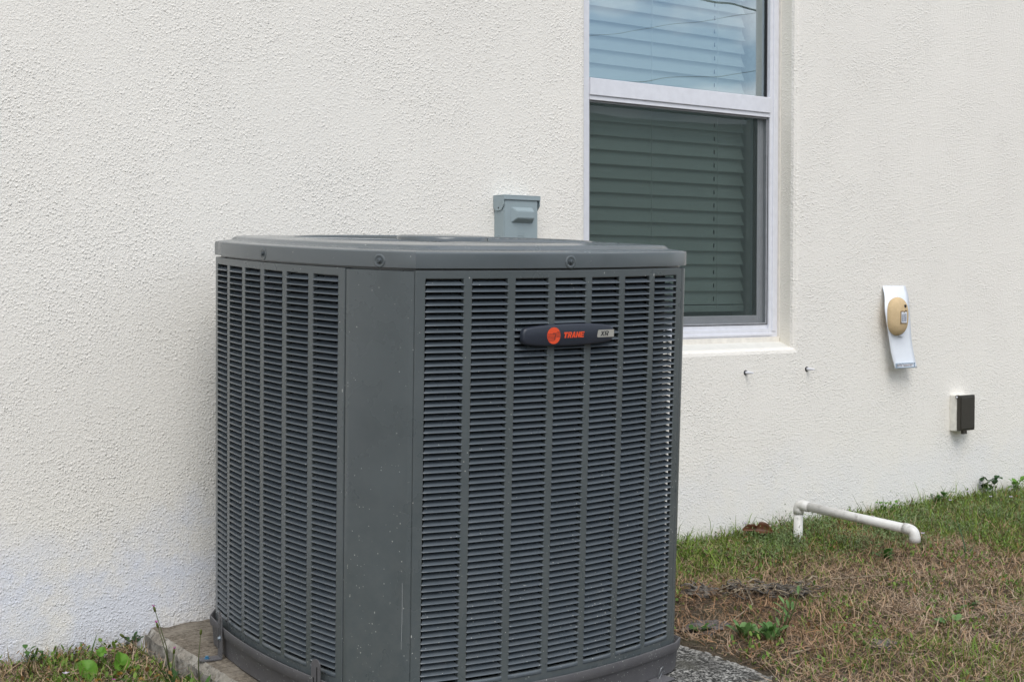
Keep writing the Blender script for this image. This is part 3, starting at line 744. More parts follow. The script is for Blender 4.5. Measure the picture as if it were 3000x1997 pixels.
# hold-down brackets and a wire clip at the foot
def bracket(fn, u, up_n, foot_len, foot_z=-.9150, top=-.806, sc=M_bluescrew):
    M3, p = frame_at(fn, u, 0); Mx = Matrix.Translation(lc(Vector((p.x, p.y, 0)))) @ M3
    b = bpy.data.objects.new('bracket', None); link(b); b.parent = unit; b.matrix_local = Mx
    off = -.0165
    bm = bmesh.new(); w_ = .0145
    pts = [(-w_, foot_z), (w_, foot_z)] + [(w_ * math.cos(a), top - w_ + w_ * math.sin(a)) for a in np.linspace(0, math.pi, 9)]
    prism(bm, pts, off - .0022, off)
    bm_obj('strap', bm, M_base, b)
    bm = bmesh.new()
    for x0, z0, z1 in ((.003, top - .052, top - .016), (-.008, top - .088, top - .040)): box(bm, x0, x0 + .0035, off - .0026, off - .001, z0, z1)
    bm_obj('slot', bm, M_black, b)
    bm = bmesh.new(); n = 8; fp = [(w_, off), (w_, off - foot_len + w_)] + [(w_ * math.cos(a), off - foot_len + w_ - w_ * math.sin(a)) for a in np.linspace(0, math.pi, n)] + [(-w_, off)]
    lo = [bm.verts.new((x, y, foot_z - .0012)) for x, y in fp]; hi = [bm.verts.new((x, y, foot_z + .0012)) for x, y in fp]
    bm.faces.new(lo); bm.faces.new(hi[::-1])
    for i in range(len(fp)): bm.faces.new((lo[i], hi[i], hi[(i + 1) % len(fp)], lo[(i + 1) % len(fp)]))
    bm_obj('foot', bm, M_base, b)
    for (x, y, z, nrm, mt) in ((0, off - foot_len * .62, foot_z + .0012, (0, 0, 1), sc), (.004, off - .0024, -.868, (0, -1, 0), M_screwlt)):
        bm = bmesh.new(); q = Vector(nrm)
        tube(bm, [Vector((x, y, z)), Vector((x, y, z)) + q * .0015], .0062, 12); tube(bm, [Vector((x, y, z)) + q * .0014, Vector((x, y, z)) + q * .006], .0042, 6)
        bm_obj('bolt', bm, mt, b)
bracket(pL, .654 - CY, None, .052)
bracket(pL, .208 - CY, None, .040, top=-.800)
clip = bpy.data.objects.new('wire_clip', None); link(clip); clip.parent = unit; M3, p = frame_at(pF, .648, 0); clip.matrix_local = Matrix.Translation(lc(Vector((p.x, p.y, -.915)))) @ M3
bm = bmesh.new(); tube(bm, [(-.010, -.014, 0), (.000, -.017, .026), (.006, -.0175, .029), (.012, -.016, .022), (-.002, -.015, .004), (-.006, -.014, .0)], .0011, 6); bm_obj('wire_loop', bm, M_wire, clip, True)
bm = bmesh.new(); box(bm, -.035, .024, -.040, -.005, 0, .0035, .0012); bm_obj('clip_foot', bm, M_base, clip)

# ------------------------------------------------------------------ disconnect box on the wall
db = empty('disconnect_box', (2.55, 0, .90), label='grey electrical disconnect box on the wall left of the window', cat='electrical box')
def D(v): return (v[0] - 2.55, v[1], v[2] - .90)
def dbox():
    def part(name, boxes, mat=M_box, bev=.0015):
        bm = bmesh.new()
        for b in boxes: box(bm, b[0] - 2.55, b[1] - 2.55, b[2], b[3], b[4] - .90, b[5] - .90, bev)
        return bm_obj(name, bm, mat, db)
    part('body', [(2.4885, 2.6105, -.0475, 0, .86, 1.100)])
    part('front_cover', [(2.490, 2.609, -.0505, -.0473, .865, 1.0985)], bev=.001)
    # hood: top, front apron and two clipped cheeks
    bm = bmesh.new()
    box(bm, 2.4845 - 2.55, 2.6175 - 2.55, -.0545, .0, 1.1005 - .9, 1.1030 - .9, .0008)
    box(bm, 2.4845 - 2.55, 2.6175 - 2.55, -.0545, -.0525, 1.0895 - .9, 1.1004 - .9, .0006)
    for x0, x1 in ((2.4845, 2.4865), (2.6155, 2.6175)):
        pts = [(-.0524, 1.1003), (-.0524, 1.075), (-.040, 1.0595), (-.013, 1.0575), (-.001, 1.068), (-.001, 1.1003)]
        a = [bm.verts.new((x0 - 2.55, y, z - .9)) for y, z in pts]; b = [bm.verts.new((x1 - 2.55, y, z - .9)) for y, z in pts]
        bm.faces.new(a); bm.faces.new(b[::-1])
        for i in range(6): bm.faces.new((a[i], b[i], b[(i + 1) % 6], a[(i + 1) % 6]))
    bm_obj('hood', bm, M_box, db)
    bm = bmesh.new(); tube(bm, [D((2.4846, -.027, 1.066)), D((2.4838, -.027, 1.066))], .0022, 8); bm_obj('rivet', bm, M_black, db)
    # raised handle boss with a sloped underside
    bm = bmesh.new()
    f = [D(v) for v in ((2.512, -.0506, 1.0225), (2.590, -.0506, 1.0225), (2.590, -.0506, 1.068), (2.512, -.0506, 1.068))]
    g = [D(v) for v in ((2.523, -.066, 1.036), (2.586, -.066, 1.036), (2.586, -.066, 1.056), (2.523, -.066, 1.056))]
    vs = loft(bm, [f, g]); bm.faces.new(vs[-1])
    bmesh.ops.bevel(bm, geom=[e for e in bm.edges if all(v.co.y < -.06 for v in e.verts) or abs(e.verts[0].co.y - e.verts[1].co.y) > .005], offset=.0014, segments=2, affect='EDGES')
    bm_obj('handle_boss', bm, M_box, db)
    bm = bmesh.new()
    tube(bm, [D((2.545 + .022 * math.cos(a), -.0508, .965 + .022 * math.sin(a))) for a in np.linspace(0, 2 * math.pi, 25)], .0007, 5, False)
    bm_obj('embossed_ring', bm, M_box, db); bm = bmesh.new()
    tube(bm, [D((2.4884, -.026 + .012 * math.cos(a), .975 + .012 * math.sin(a))) for a in np.linspace(0, 2 * math.pi, 25)], .0007, 5, False)
    tube(bm, [D((2.4884, -.026 + .006 * math.cos(a), .975 + .006 * math.sin(a))) for a in np.linspace(0, 2 * math.pi, 17)], .0006, 5, False)
    bm_obj('knockout', bm, M_box, db); bm = bmesh.new()
    for x in (2.538, 2.545, 2.552, 2.559): tube(bm, [D((x, -.0508, .972)), D((x, -.0508, .995))], .0006, 5)
    o = bm_obj('embossed_lines', bm, M_box, db); o['kind'] = 'stuff'
dbox()

# ------------------------------------------------------------------ two wall plugs
def plug(x, z, label):
    t = empty('wall_plug', (x, 0, z), label=label, cat='wall plug', group='white plastic plugs below the window')
    bm = bmesh.new(); tube(bm, [(0, .004, 0), (0, -.0025, 0)], [.0098, .0082], 16); bm_obj('collar', bm, M_black, t)
    bm = bmesh.new(); tube(bm, [(0, -.002, 0), (0.0005, -.010, 0), (.001, -.028, .0002), (.001, -.035, .0002)], [.0056, .0052, .0034, .0016], 12); bm_obj('pin', bm, M_white, t, True)
plug(3.534, .548, 'white plastic wall plug below the window, the one nearer the grey unit')
plug(3.837, .5495, 'white plastic wall plug below the right corner of the window')

# ------------------------------------------------------------------ white strip with tan pod
def pod():
    t = empty('wall_sensor', (4.29, 0, .69), label='curled white strip carrying a tan oval pod on the stucco', cat='wall sensor')
    o0 = Vector((4.29, 0, .69))
    prof = [(.838, 4.236, 4.366, -.004), (.800, 4.226, 4.360, -.022), (.757, 4.213, 4.352, -.034), (.720, 4.2165, 4.352, -.037), (.690, 4.226, 4.357, -.036), (.640, 4.240, 4.366, -.034), (.590, 4.251, 4.377, -.036), (.537, 4.265, 4.389, -.042)]
    bm = bmesh.new(); rows = []
    def lerp_prof(s):
        x = s * (len(prof) - 1); i = min(int(x), len(prof) - 2); f = x - i
        # catmull-rom
        q = [prof[max(0, i - 1)], prof[i], prof[i + 1], prof[min(len(prof) - 1, i + 2)]]
        return [.5 * (2 * q[1][k] + (q[2][k] - q[0][k]) * f + (2 * q[0][k] - 5 * q[1][k] + 4 * q[2][k] - q[3][k]) * f * f + (3 * q[1][k] - q[0][k] - 3 * q[2][k] + q[3][k]) * f ** 3) for k in range(4)]
    for k in range(33):
        z, xl, xr, y = lerp_prof(k / 32)
        rows.append([bm.verts.new(Vector((xl + (xr - xl) * q / 6, y - .004 * math.sin(math.pi * q / 6), z)) - o0) for q in range(7)])
    for a, b in zip(rows, rows[1:]):
        for q in range(6): bm.faces.new((a[q], a[q + 1], b[q + 1], b[q]))
    s = bm_obj('strip', bm, M_strip, t, True); sm = s.modifiers.new('solid', 'SOLIDIFY'); sm.thickness = .0022; sm.offset = 1
    bm = bmesh.new(); bmesh.ops.create_uvsphere(bm, u_segments=28, v_segments=18, radius=1)
    for v in bm.verts:
        x, y, z = v.co
        zz = math.copysign(abs(z) ** .72, z) if abs(z) < 1 else z
        rr = (1 - abs(z) ** 2.6) ** .5 / max(1e-6, math.sqrt(max(1e-9, 1 - z * z))) if abs(z) < .999 else 1
        v.co = Vector((x * rr * .052, y * rr * .030, z * .070))
    bm_obj('pod', bm, M_tan, t, True).location = Vector((4.272, -.044, .7285)) - o0
    def patch(name, poly, mat, y):
        bm = bmesh.new(); prism(bm, [(a - o0.x, b - o0.z) for a, b in poly], y, y + .002); return bm_obj(name, bm, mat, t)
    patch('label_recess', [(4.255, .703), (4.290, .702), (4.290, .750), (4.281, .752), (4.275, .747), (4.265, .749), (4.255, .748)], simple('dark tan', (.20, .14, .075), .8), -.0738)
    patch('label', [(4.258, .706), (4.288, .705), (4.288, .745), (4.280, .745), (4.275, .741), (4.267, .745), (4.258, .744)], M_label, -.0748)
    bm = bmesh.new(); r3 = random.Random(4)
    for cx in (4.2635, 4.272, 4.2805):
        z = .710
        while z < .737:
            h = r3.uniform(.0012, .003); box(bm, cx - .0028 - o0.x, cx + .0028 - o0.x, -.0754, -.0746, z - o0.z, z + h - o0.z); z += h + r3.uniform(.0012, .0022)
    bm_obj('label_print', bm, M_ink, t)
    bm = bmesh.new(); tube(bm, [Vector((4.283, -.0725, .7655)) - o0, Vector((4.283, -.055, .7655)) - o0], .0055, 12); bm_obj('hole', bm, M_black, t)
    bm = bmesh.new(); box(bm, 4.284 - o0.x, 4.306 - o0.x, -.047, -.040, .6535 - o0.z, .659 - o0.z, .001); bm_obj('tab', bm, M_label, t)
    bm = bmesh.new()
    for a in ((4.262, 4.368, .556, .5575), (4.262, 4.368, .5405, .542), (4.262, 4.2635, .542, .556), (4.3665, 4.368, .542, .556)):
        box(bm, a[0] - o0.x + .002, a[1] - o0.x + .002, -.0492, -.046, a[2] - o0.z, a[3] - o0.z)
    bm_obj('printed_border', bm, M_inklt, t)
    bm = bmesh.new()
    for i, (a, b) in enumerate(((4.270, 4.276), (4.280, 4.284), (4.290, 4.299), (4.306, 4.340), (4.345, 4.354))): box(bm, a - o0.x, b - o0.x, -.0492, -.046, .5465 - o0.z, .5515 - o0.z)
    bm_obj('printed_line', bm, simple('faded print', (.42, .40, .42), .7), t)
pod()

# ------------------------------------------------------------------ outdoor outlet
def outlet():
    t = empty('outlet_box', (4.675, 0, .355), label='cream outlet box with a dark bronze hinged cover on the wall', cat='outlet')
    c = Vector((4.675, 0, .355))
    def part(name, boxes, mat, bev):
        bm = bmesh.new()
        for b in boxes: box(bm, b[0] - c.x, b[1] - c.x, b[2], b[3], b[4] - c.z, b[5] - c.z, bev)
        return bm_obj(name, bm, mat, t)
    part('box', [(4.6455, 4.736, -.034, 0, .2855, .4235)], M_cream, .003)
    part('cover', [(4.642, 4.739, -.047, -.0342, .2865, .4225)], M_bronze, .004)
    part('cover_plate', [(4.6505, 4.7345, -.0500, -.0465, .293, .415)], M_bronze, .002)
    part('latch', [(4.670, 4.692, -.046, -.034, .276, .2866), (4.666, 4.690, -.049, -.036, .274, .2775)], M_bronze, .001)
    bm = bmesh.new(); tube(bm, [(4.648 - c.x, -.038, .4165 - c.z), (4.642 - c.x - .004, -.038, .4165 - c.z)], .0075, 14); bm_obj('hinge', bm, M_bronze, t)
    bm = bmesh.new(); tube(bm, [(4.645 - c.x, -.038, .4165 - c.z), (4.6365 - c.x, -.038, .4165 - c.z)], .0042, 12); bm_obj('hinge_pin', bm, M_white, t)
outlet()

# ------------------------------------------------------------------ drain pipe
def drain():
    t = empty('drain_pipe', (3.574, -.2, -.02), label='white plastic drain pipe rising from the grass and bending outward', cat='pipe')
    o0 = Vector((3.574, -.2, -.02)); r = .0150
    def at(p): return Vector(p) - o0
    A = Vector((3.574, -.20, -.10)); T = Vector((3.578, -.20, .122)); E = Vector((3.642, -.615, .086)); dirv = (E - T).normalized()
    bm = bmesh.new(); tube(bm, [at(A), at(T - Vector((0, 0, .02)))], r, 20); bm_obj('riser', bm, M_pvc, t, True)
    bm = bmesh.new(); tube(bm, [at(T + dirv * .03), at(E - dirv * .02)], r, 20); bm_obj('pipe', bm, M_pvc, t, True)
    def elbow(C, d1, d2, l1, l2, rr, bend=.020):
        """arm back along d1 to the corner C, then out along d2, with socket collars"""
        d1 = Vector(d1).normalized(); d2 = Vector(d2).normalized(); pts = [C - d1 * l1, C - d1 * bend]; rad = [rr, rr]
        p0, p2 = C - d1 * bend, C + d2 * bend
        for k in range(1, 8):
            s = k / 8; pts.append((1 - s) ** 2 * p0 + 2 * s * (1 - s) * C + s * s * p2); rad.append(rr * .97)
        pts += [p2, C + d2 * l2]; rad += [rr, rr]
        bm = bmesh.new(); rg = tube(bm, [at(p) for p in pts], rad, 22, False)
        o = bm_obj('elbow', bm, M_pvc, t, True); s = o.modifiers.new('solid', 'SOLIDIFY'); s.thickness = .003; s.offset = -1
    elbow(T, (0, 0, 1), dirv, .030, .040, r * 1.14, .014)
    elbow(E, dirv, (0.0, -.03, -1), .036, .036, r * 1.16, .022)
    bm = bmesh.new(); box(bm, -.002, .002, -.012, .0, -.0015, .0015); o = bm_obj('glue_drip', bm, M_pvc, t); o.location = at(T + dirv * .27 + Vector((0, 0, .0155)))
drain()

# ------------------------------------------------------------------ vegetation helpers
def strip_field(name, mat, n, base, head, length, width, bend, lift, cols, segs=3, kind='stuff'):
    """n tapered strips as one mesh. base (n,3); head: heading angle; lift: start pitch; bend: pitch change along it"""
    s = segs + 1
    P0 = base.copy(); pts = [P0]; pit = lift.copy()
    hd = np.stack([np.cos(head), np.sin(head)], -1); cur = P0
    hh = head.copy()
    for k in range(segs):
        d = np.stack([np.cos(hh) * np.cos(pit), np.sin(hh) * np.cos(pit), np.sin(pit)], -1)
        cur = cur + d * (length / segs)[:, None]; pts.append(cur); pit = pit + bend / segs; hh = hh + rng.normal(0, .35, n)
    side = np.stack([-np.sin(head), np.cos(head), rng.normal(0, .3, n)], -1); side /= np.linalg.norm(side, axis=1)[:, None]
    V = np.empty((n, 2 * segs + 1, 3), np.float32)
    for k in range(segs):
        wk = width * (1 - .75 * (k / segs) ** 1.6) / 2
        V[:, 2 * k] = pts[k] - side * wk[:, None]; V[:, 2 * k + 1] = pts[k] + side * wk[:, None]
    V[:, 2 * segs] = pts[segs]
    m = 2 * segs + 1
    tri = []
    for k in range(segs - 1): tri += [(2 * k, 2 * k + 1, 2 * k + 3), (2 * k, 2 * k + 3, 2 * k + 2)]
    tri.append((2 * segs - 2, 2 * segs - 1, 2 * segs))
    tri = np.array(tri); F = (tri[None] + (np.arange(n) * m)[:, None, None]).reshape(-1, 3)
    me = bpy.data.meshes.new(name); me.vertices.add(n * m); me.vertices.foreach_set('co', V.reshape(-1))
    me.loops.add(F.size); me.loops.foreach_set('vertex_index', F.reshape(-1).astype(np.int32))
    me.polygons.add(len(F)); me.polygons.foreach_set('loop_start', np.arange(0, F.size, 3, dtype=np.int32)); 
    me.update(calc_edges=True)
    at = me.attributes.new('tint', 'FLOAT_COLOR', 'POINT'); C = np.ones((n, m, 4), np.float32); C[:, :, :3] = cols[:, None, :]
    at.data.foreach_set('color', C.reshape(-1)); me.materials.append(mat)
    o = bpy.data.objects.new(name, me); link(o); o['kind'] = kind; return o
def vnoise(x, y, s, seed):
    r = np.random.default_rng(seed); v = np.zeros_like(x)
    for i in range(6):
        a = r.uniform(0, 6.28); f = s * r.uniform(.6, 1.8); v += np.sin((x * math.cos(a) + y * math.sin(a)) * f + r.uniform(0, 6.28))
    return v / 6
def green_mask(x, y):
    g = .26 + .75 * np.exp(-((y + .08) / .30) ** 2) * (x > 2.3) + .8 * np.clip((x - 3.9) / .6, 0, 1) * np.clip((y + .75) / .4, 0, 1)
    g = g + .65 * vnoise(x, y, 6, 1) + .40 * vnoise(x, y, 17, 2)
    g = np.where(x < 2, .55 + .5 * vnoise(x, y, 12, 5) - .3 * np.exp(-(y / .07) ** 2), g)
    bare = .8 * np.exp(-((x - 2.62) ** 2 / .06 + (y + .80) ** 2 / .05)) + .5 * np.exp(-((x - 2.8) ** 2 / .12 + (y + .62) ** 2 / .03))
    return np.clip(g - bare * (x > 2), 0, 1)
def scatter(n, density_fn=None):
    xs = []; ys = []
    got = 0
    while got < n:
        k = n
        x = rng.uniform(.1, 6.0, k); y = -np.abs(rng.uniform(0, 2.3, k)) - .004
        vis = np.where((x > 2.35) & (y > -1.9) & (y < 0), 1.0, .0) + np.where((x < 1.48) & (y > -.9), 1.0, 0) 
        pr = np.where(vis > 0, 1, .22)
        out = (x > 1.375) & (x < 2.468) & (y > -1.20)
        pr = np.where(out, 0, pr)
        if density_fn is not None: pr = pr * density_fn(x, y)
        m = rng.uniform(0, 1, k) < pr; xs.append(x[m]); ys.append(y[m]); got += m.sum()
    return np.concatenate(xs)[:n], np.concatenate(ys)[:n]
def soil(x, y): return 1 - .30 * np.exp(-((x - 2.60) ** 2 / .016 + (y + .78) ** 2 / .03)) - .2 * np.exp(-((x - 2.72) ** 2 / .03 + (y + .66) ** 2 / .008)) - .15 * np.exp(-((x - 2.55) ** 2 / .006 + (y + 1.05) ** 2 / .03))
# dry thatch lying on the soil
n = 112000; x, y = scatter(n, lambda x, y: soil(x, y) * (1 - .45 * np.clip(green_mask(x, y), 0, 1)))
g = green_mask(x, y); t = rng.uniform(0, 1, n)[:, None]; t2 = rng.uniform(0, 1, n)[:, None]
pale = np.clip(.25 + .5 * vnoise(x, y, 4, 9) + .3 * np.clip((-y - .55) / .6, 0, 1) * (x > 2), 0, 1)[:, None]
rust = np.clip(.5 + 1.4 * vnoise(x, y, 5, 33), 0, 1)[:, None] * (x > 2)[:, None]
c = np.array([.085, .048, .026]) * (1 - t) + np.array([.50, .335, .195]) * t
c = c * (1 - .75 * rust) + np.array([.27, .135, .060]) * (.5 + .9 * t) * .75 * rust
c = c * (1 - pale * t2) + np.array([.60, .51, .40]) * pale * t2
strip_field('dry_thatch', M_straw, n, np.stack([x, y, gz(x, y) + rng.uniform(.0, .014, n)], -1), rng.uniform(0, 6.28, n), rng.uniform(.018, .065, n), rng.uniform(.0010, .0026, n), rng.normal(0, .9, n), rng.normal(.15, .32, n), c, 3)
# living grass
n = 78000; x, y = scatter(n, lambda x, y: soil(x, y) * np.clip(.10 + .95 * green_mask(x, y), 0, 1))
g = green_mask(x, y)[:, None]; t = rng.uniform(0, 1, n)[:, None]
c = np.array([.085, .150, .022]) * (1 - t) + np.array([.22, .31, .050]) * t
dry = (rng.uniform(0, 1, n)[:, None] < (.55 - .45 * g)); c = np.where(dry, np.array([.16, .12, .05]) * (.7 + .6 * t), c)
tall = np.where(y > -.10, 1.25, 1.0) * (.75 + .5 * g[:, 0])
strip_field('grass', M_blade, n, np.stack([x, y, gz(x, y)], -1), rng.uniform(0, 6.28, n), rng.gamma(4, .0065, n) * tall, rng.uniform(.0016, .0040, n), rng.normal(-.9, .5, n), rng.uniform(.6, 1.5, n), c, 3)
# small clover-like leaflets
def leaflets(n, seed):
    x, y = scatter(n, lambda x, y: np.clip(.02 + 1.1 * vnoise(x, y, 14, seed) + .45 * (x < 2) + .3 * np.exp(-((y + .05) / .25) ** 2), 0, 1) * soil(x, y))
    z = gz(x, y) + rng.gamma(3, .005, n); r = rng.uniform(.0020, .0046, n) * np.where(x < 2, 1.15, 1)
    a = rng.uniform(0, 6.28, n); k = 6
    tilt = rng.normal(0, .9, (n, 2)); V = np.empty((n, k, 3), np.float32)
    for i in range(k):
        an = a + i * 2 * math.pi / k; dx = np.cos(an) * r * (1 + .35 * np.cos(an - a)); dy = np.sin(an) * r * (1 + .35 * np.cos(an - a))
        V[:, i] = np.stack([x + dx, y + dy, z + dx * tilt[:, 0] + dy * tilt[:, 1]], -1)
    F = np.arange(n * k, dtype=np.int32)
    me = bpy.data.meshes.new('clover'); me.vertices.add(n * k); me.vertices.foreach_set('co', V.reshape(-1)); me.loops.add(n * k); me.loops.foreach_set('vertex_index', F)
    me.polygons.add(n); me.polygons.foreach_set('loop_start', np.arange(0, n * k, k, dtype=np.int32)); me.update(calc_edges=True)
    t = rng.uniform(0, 1, n)[:, None]; c = np.array([.07, .14, .025]) * (1 - t) + np.array([.18, .27, .05]) * t
    br = rng.uniform(0, 1, n)[:, None] < np.where(x < 2, .22, .12)[:, None]; c = np.where(br, np.array([.24, .135, .055]), c)
    at = me.attributes.new('tint', 'FLOAT_COLOR', 'POINT'); C = np.ones((n, k, 4), np.float32); C[:, :, :3] = c[:, None]
    at.data.foreach_set('color', C.reshape(-1)); me.materials.append(M_blade)
    o = bpy.data.objects.new('clover', me); link(o); o['kind'] = 'stuff'
leaflets(22000, 4)
# fine grey green creeping weed round the pipe
n = 26000; x, y = scatter(n, lambda x, y: np.clip(1.3 * np.exp(-((x - 3.72) ** 2 / .16 + (y + .20) ** 2 / .035)) + .8 * np.exp(-((x - 4.6) ** 2 / .25 + (y + .30) ** 2 / .05)) + .15 * np.exp(-((x - 2.9) ** 2 / .1 + (y + .06) ** 2 / .01)), 0, 1) * np.clip(.5 + 1.2 * vnoise(x, y, 15, 41), 0, 1))
t = rng.uniform(0, 1, n)[:, None]; c = np.array([.085, .135, .045]) * (1 - t) + np.array([.23, .30, .13]) * t
strip_field('creeping_weed', M_blade, n, np.stack([x, y, gz(x, y) + rng.gamma(2.5, .008, n)], -1), rng.uniform(0, 6.28, n), rng.uniform(.006, .015, n), rng.uniform(.002, .0042, n), rng.normal(-.3, .6, n), rng.uniform(-.3, 1.2, n), c, 2)

def leaf(bm, base, heading, pitch, length, width, curl=-.6, fold=.25, shape=None, n=7):
    """a pointed or rounded leaf blade with a folded midrib"""
    base = Vector(base); p = base.copy(); pt = pitch; rows = []
    sh = shape or (lambda s: math.sin(math.pi * (s * .92 + .08)) ** .8)
    for k in range(n + 1):
        s = k / n; d = Vector((math.cos(heading) * math.cos(pt), math.sin(heading) * math.cos(pt), math.sin(pt)))
        side = Vector((-math.sin(heading), math.cos(heading), 0)); up = d.cross(side) * -1
        w_ = width / 2 * max(.02, sh(s)); nup = side.cross(d) * -1
        rows.append((bm.verts.new(p - side * w_ + Vector((0, 0, fold * w_))), bm.verts.new(p), bm.verts.new(p + side * w_ + Vector((0, 0, fold * w_)))))
        p = p + d * (length / n); pt += curl / n
    for a, b in zip(rows, rows[1:]):
        bm.faces.new((a[0], a[1], b[1], b[0])); bm.faces.new((a[1], a[2], b[2], b[1]))
def g0(x, y): return float(gz(x, y))

# rosette weed right of the slab
def rosette():
    c = Vector((2.625, -.945, g0(2.625, -.945)))
    t = empty('rosette_weed', c, label='leafy green rosette weed in the brown grass right of the slab', cat='weed')
    r = random.Random(21)
    hearts = [(-.036, .03, 18, .060), (.026, .0, 20, .058), (0, -.022, 16, .040), (.0, .02, 10, .045)]
    for hx, hy, n, ln in hearts:
        for k in range(n):
            bm = bmesh.new(); a = 2 * math.pi * k / n + r.uniform(-.3, .3)
            leaf(bm, (hx + r.uniform(-.006, .006), hy + r.uniform(-.006, .006), .002), a, r.uniform(.75, 1.45), ln * r.uniform(.6, 1.05), ln * r.uniform(.26, .40), r.uniform(-1.3, -.1), .3, lambda s: (.28 + s * .9) * (1 - s ** 5) if s < .99 else .03)
            bm_obj('leaf', bm, M_leafgrey if r.random() < .8 else M_leaf, t, True)
    for k in range(3):
        bm = bmesh.new(); b = Vector((.05 + k * .012, .005, 0)); tip = b + Vector((.02 + .02 * k, -.01, .09 + .02 * k)); tube(bm, [b, b * .5 + tip * .5 + Vector((.006, 0, 0)), tip], [.0022, .0018, .001], 6); bm_obj('stem', bm, M_stem, t, True)
        for q in range(5):
            bm = bmesh.new(); leaf(bm, b.lerp(tip, .35 + .15 * q), r.uniform(0, 6.28), .8, .032, .008, -.6); bm_obj('leaf', bm, M_leafgrey, t, True)
rosette()

# lime round-leaved plant left
def roundleaf():
    c = Vector((1.205, -.150, g0(1.205, -.15)))
    t = empty('round_leaf_plant', c, label='three large rounded lime green leaves low against the wall', cat='plant')
    # face roughly towards the camera, slightly cupped
    for (dx, dy, dz, rad, tiltx, rot, asp) in ((-.020, -.05, .020, .027, .9, 0.0, 1.10), (.024, -.02, .050, .0165, .5, .3, .85), (.058, -.055, .028, .0215, 1.05, -.5, 1.35)):
        bm = bmesh.new(); nr, na = 5, 20; cen = bm.verts.new((0, 0, 0)); prev = None
        for i in range(1, nr + 1):
            rr = rad * i / nr; ringv = []
            for k in range(na):
                a = 2 * math.pi * k / na; e = 1 + (.035 * math.sin(9 * a) if i == nr else 0); notch = 1 - .35 * math.exp(-((a - math.pi * 1.5) / .25) ** 2) * (i / nr)
                x = rr * e * notch * math.cos(a); y = rr * asp * e * notch * math.sin(a)
                ringv.append(bm.verts.new((x, y, .18 * abs(x) + .004 * math.sin(3 * a) * (i / nr))))
            for k in range(na):
                if prev is None: bm.faces.new((cen, ringv[k], ringv[(k + 1) % na]))
                else: bm.faces.new((prev[k], ringv[k], ringv[(k + 1) % na], prev[(k + 1) % na]))
            prev = ringv
        o = bm_obj('leaf', bm, M_leaflime, t, True)
        o.matrix_local = Matrix.Translation((dx, dy, dz)) @ Matrix.Rotation(.35 - rot * .2, 4, 'Z') @ Matrix.Rotation(tiltx, 4, 'X') @ Matrix.Rotation(rot, 4, 'Z')
        bm = bmesh.new(); tube(bm, [(.02, 0, -.01), (dx * .6 + .008, dy * .5, dz * .6), (dx, dy, dz - .003)], [.0018, .0016, .0013], 6); bm_obj('stalk', bm, M_stem, t, True)
roundleaf()

# tassel weeds: thin stems with pink tipped buds
def tassel(loc, stems, label, leaves, seed, spread=.07):
    c = Vector((loc[0], loc[1], g0(*loc))); t = empty('tassel_weed', c, label=label, cat='weed', group='tassel weeds along the slab edge'); r = random.Random(seed)
    for (dx, dy, h, pink) in stems:
        bm = bmesh.new(); tip = Vector((dx, dy, h)); mid = Vector((dx * .35 + r.uniform(-.006, .006), dy * .4, h * .55)); tube(bm, [(0, 0, 0), mid, tip], [.0014, .0011, .0008], 6); s = bm_obj('stem', bm, M_stem, t, True)
        d = (tip - mid).normalized(); bm = bmesh.new(); tube(bm, [tip, tip + d * .003, tip + d * .009, tip + d * .013], [.0010, .0030, .0030, .0020], 8); bm_obj('bud', bm, M_bud, t, True)
        if pink:
            bm = bmesh.new(); q = tip + d * .0135
            for k in range(10):
                a = r.uniform(0, 6.28); e = q + d * r.uniform(.002, .005) + Vector((math.cos(a), math.sin(a), 0)) * r.uniform(.001, .0035); tube(bm, [q - d * .001, e], [.0010, .0008], 4)
            bm_obj('floret', bm, M_pink, t)
    for k in range(leaves):
        bm = bmesh.new(); leaf(bm, (r.uniform(-.02, .02), r.uniform(-.02, .02), 0), r.uniform(0, 6.28), r.uniform(.3, 1.1), spread * r.uniform(.6, 1.1), spread * r.uniform(.18, .3), r.uniform(-1, -.3), .3, lambda s: (.3 + .7 * math.sin(math.pi * s)) * (1 + .25 * math.sin(s * 22)) * (1 - s ** 6)); bm_obj('leaf', bm, M_leafdark if r.random() < .35 else M_leaf, t, True)
tassel((1.335, -.33), [(-.10, .03, .125, False), (-.030, .02, .175, True), (-.028, .01, .14, True), (-.13, -.02, .045, True), (.0, -.01, .08, True)], 'tassel weed with several thin stems and pink tipped buds left of the slab', 22, 3, .052)
tassel((1.37, -.40), [(.004, .0, .125, False)], 'single upright weed stem with one green bud before the slab edge', 7, 8, .05)

def cloverhead(loc, label, heads):
    c = Vector((loc[0], loc[1], g0(*loc))); t = empty('hop_clover', c, label=label, cat='plant', group='yellow clover by the slab'); r = random.Random(int(loc[0] * 1000))
    for dx, dy, h in heads:
        bm = bmesh.new(); tube(bm, [(0, 0, 0), (dx * .5, dy * .5, h * .7), (dx, dy, h)], [.0012, .001, .0008], 5); bm_obj('stem', bm, M_dry, t, True)
        bm = bmesh.new()
        for k in range(16):
            d = Vector((r.gauss(0, 1), r.gauss(0, 1), r.gauss(.3, .8))).normalized(); q = Vector((dx, dy, h)) + d * .0045; leaf(bm, q, math.atan2(d.y, d.x), math.asin(max(-1, min(1, d.z))), .006, .004, 0, .3, None, 2)
        bm_obj('flower_head', bm, M_yellow, t)
        for k in range(3):
            bm = bmesh.new(); leaf(bm, (dx, dy, h - .006), r.uniform(0, 6.28), r.uniform(-.5, .6), .016, .008, -.4, .2, None, 4); bm_obj('leaf', bm, M_leaf, t, True)
cloverhead((1.43, -.47), 'yellow clover sprig leaning over the slab edge', [(.055, .0, .078), (.03, -.02, .05)])
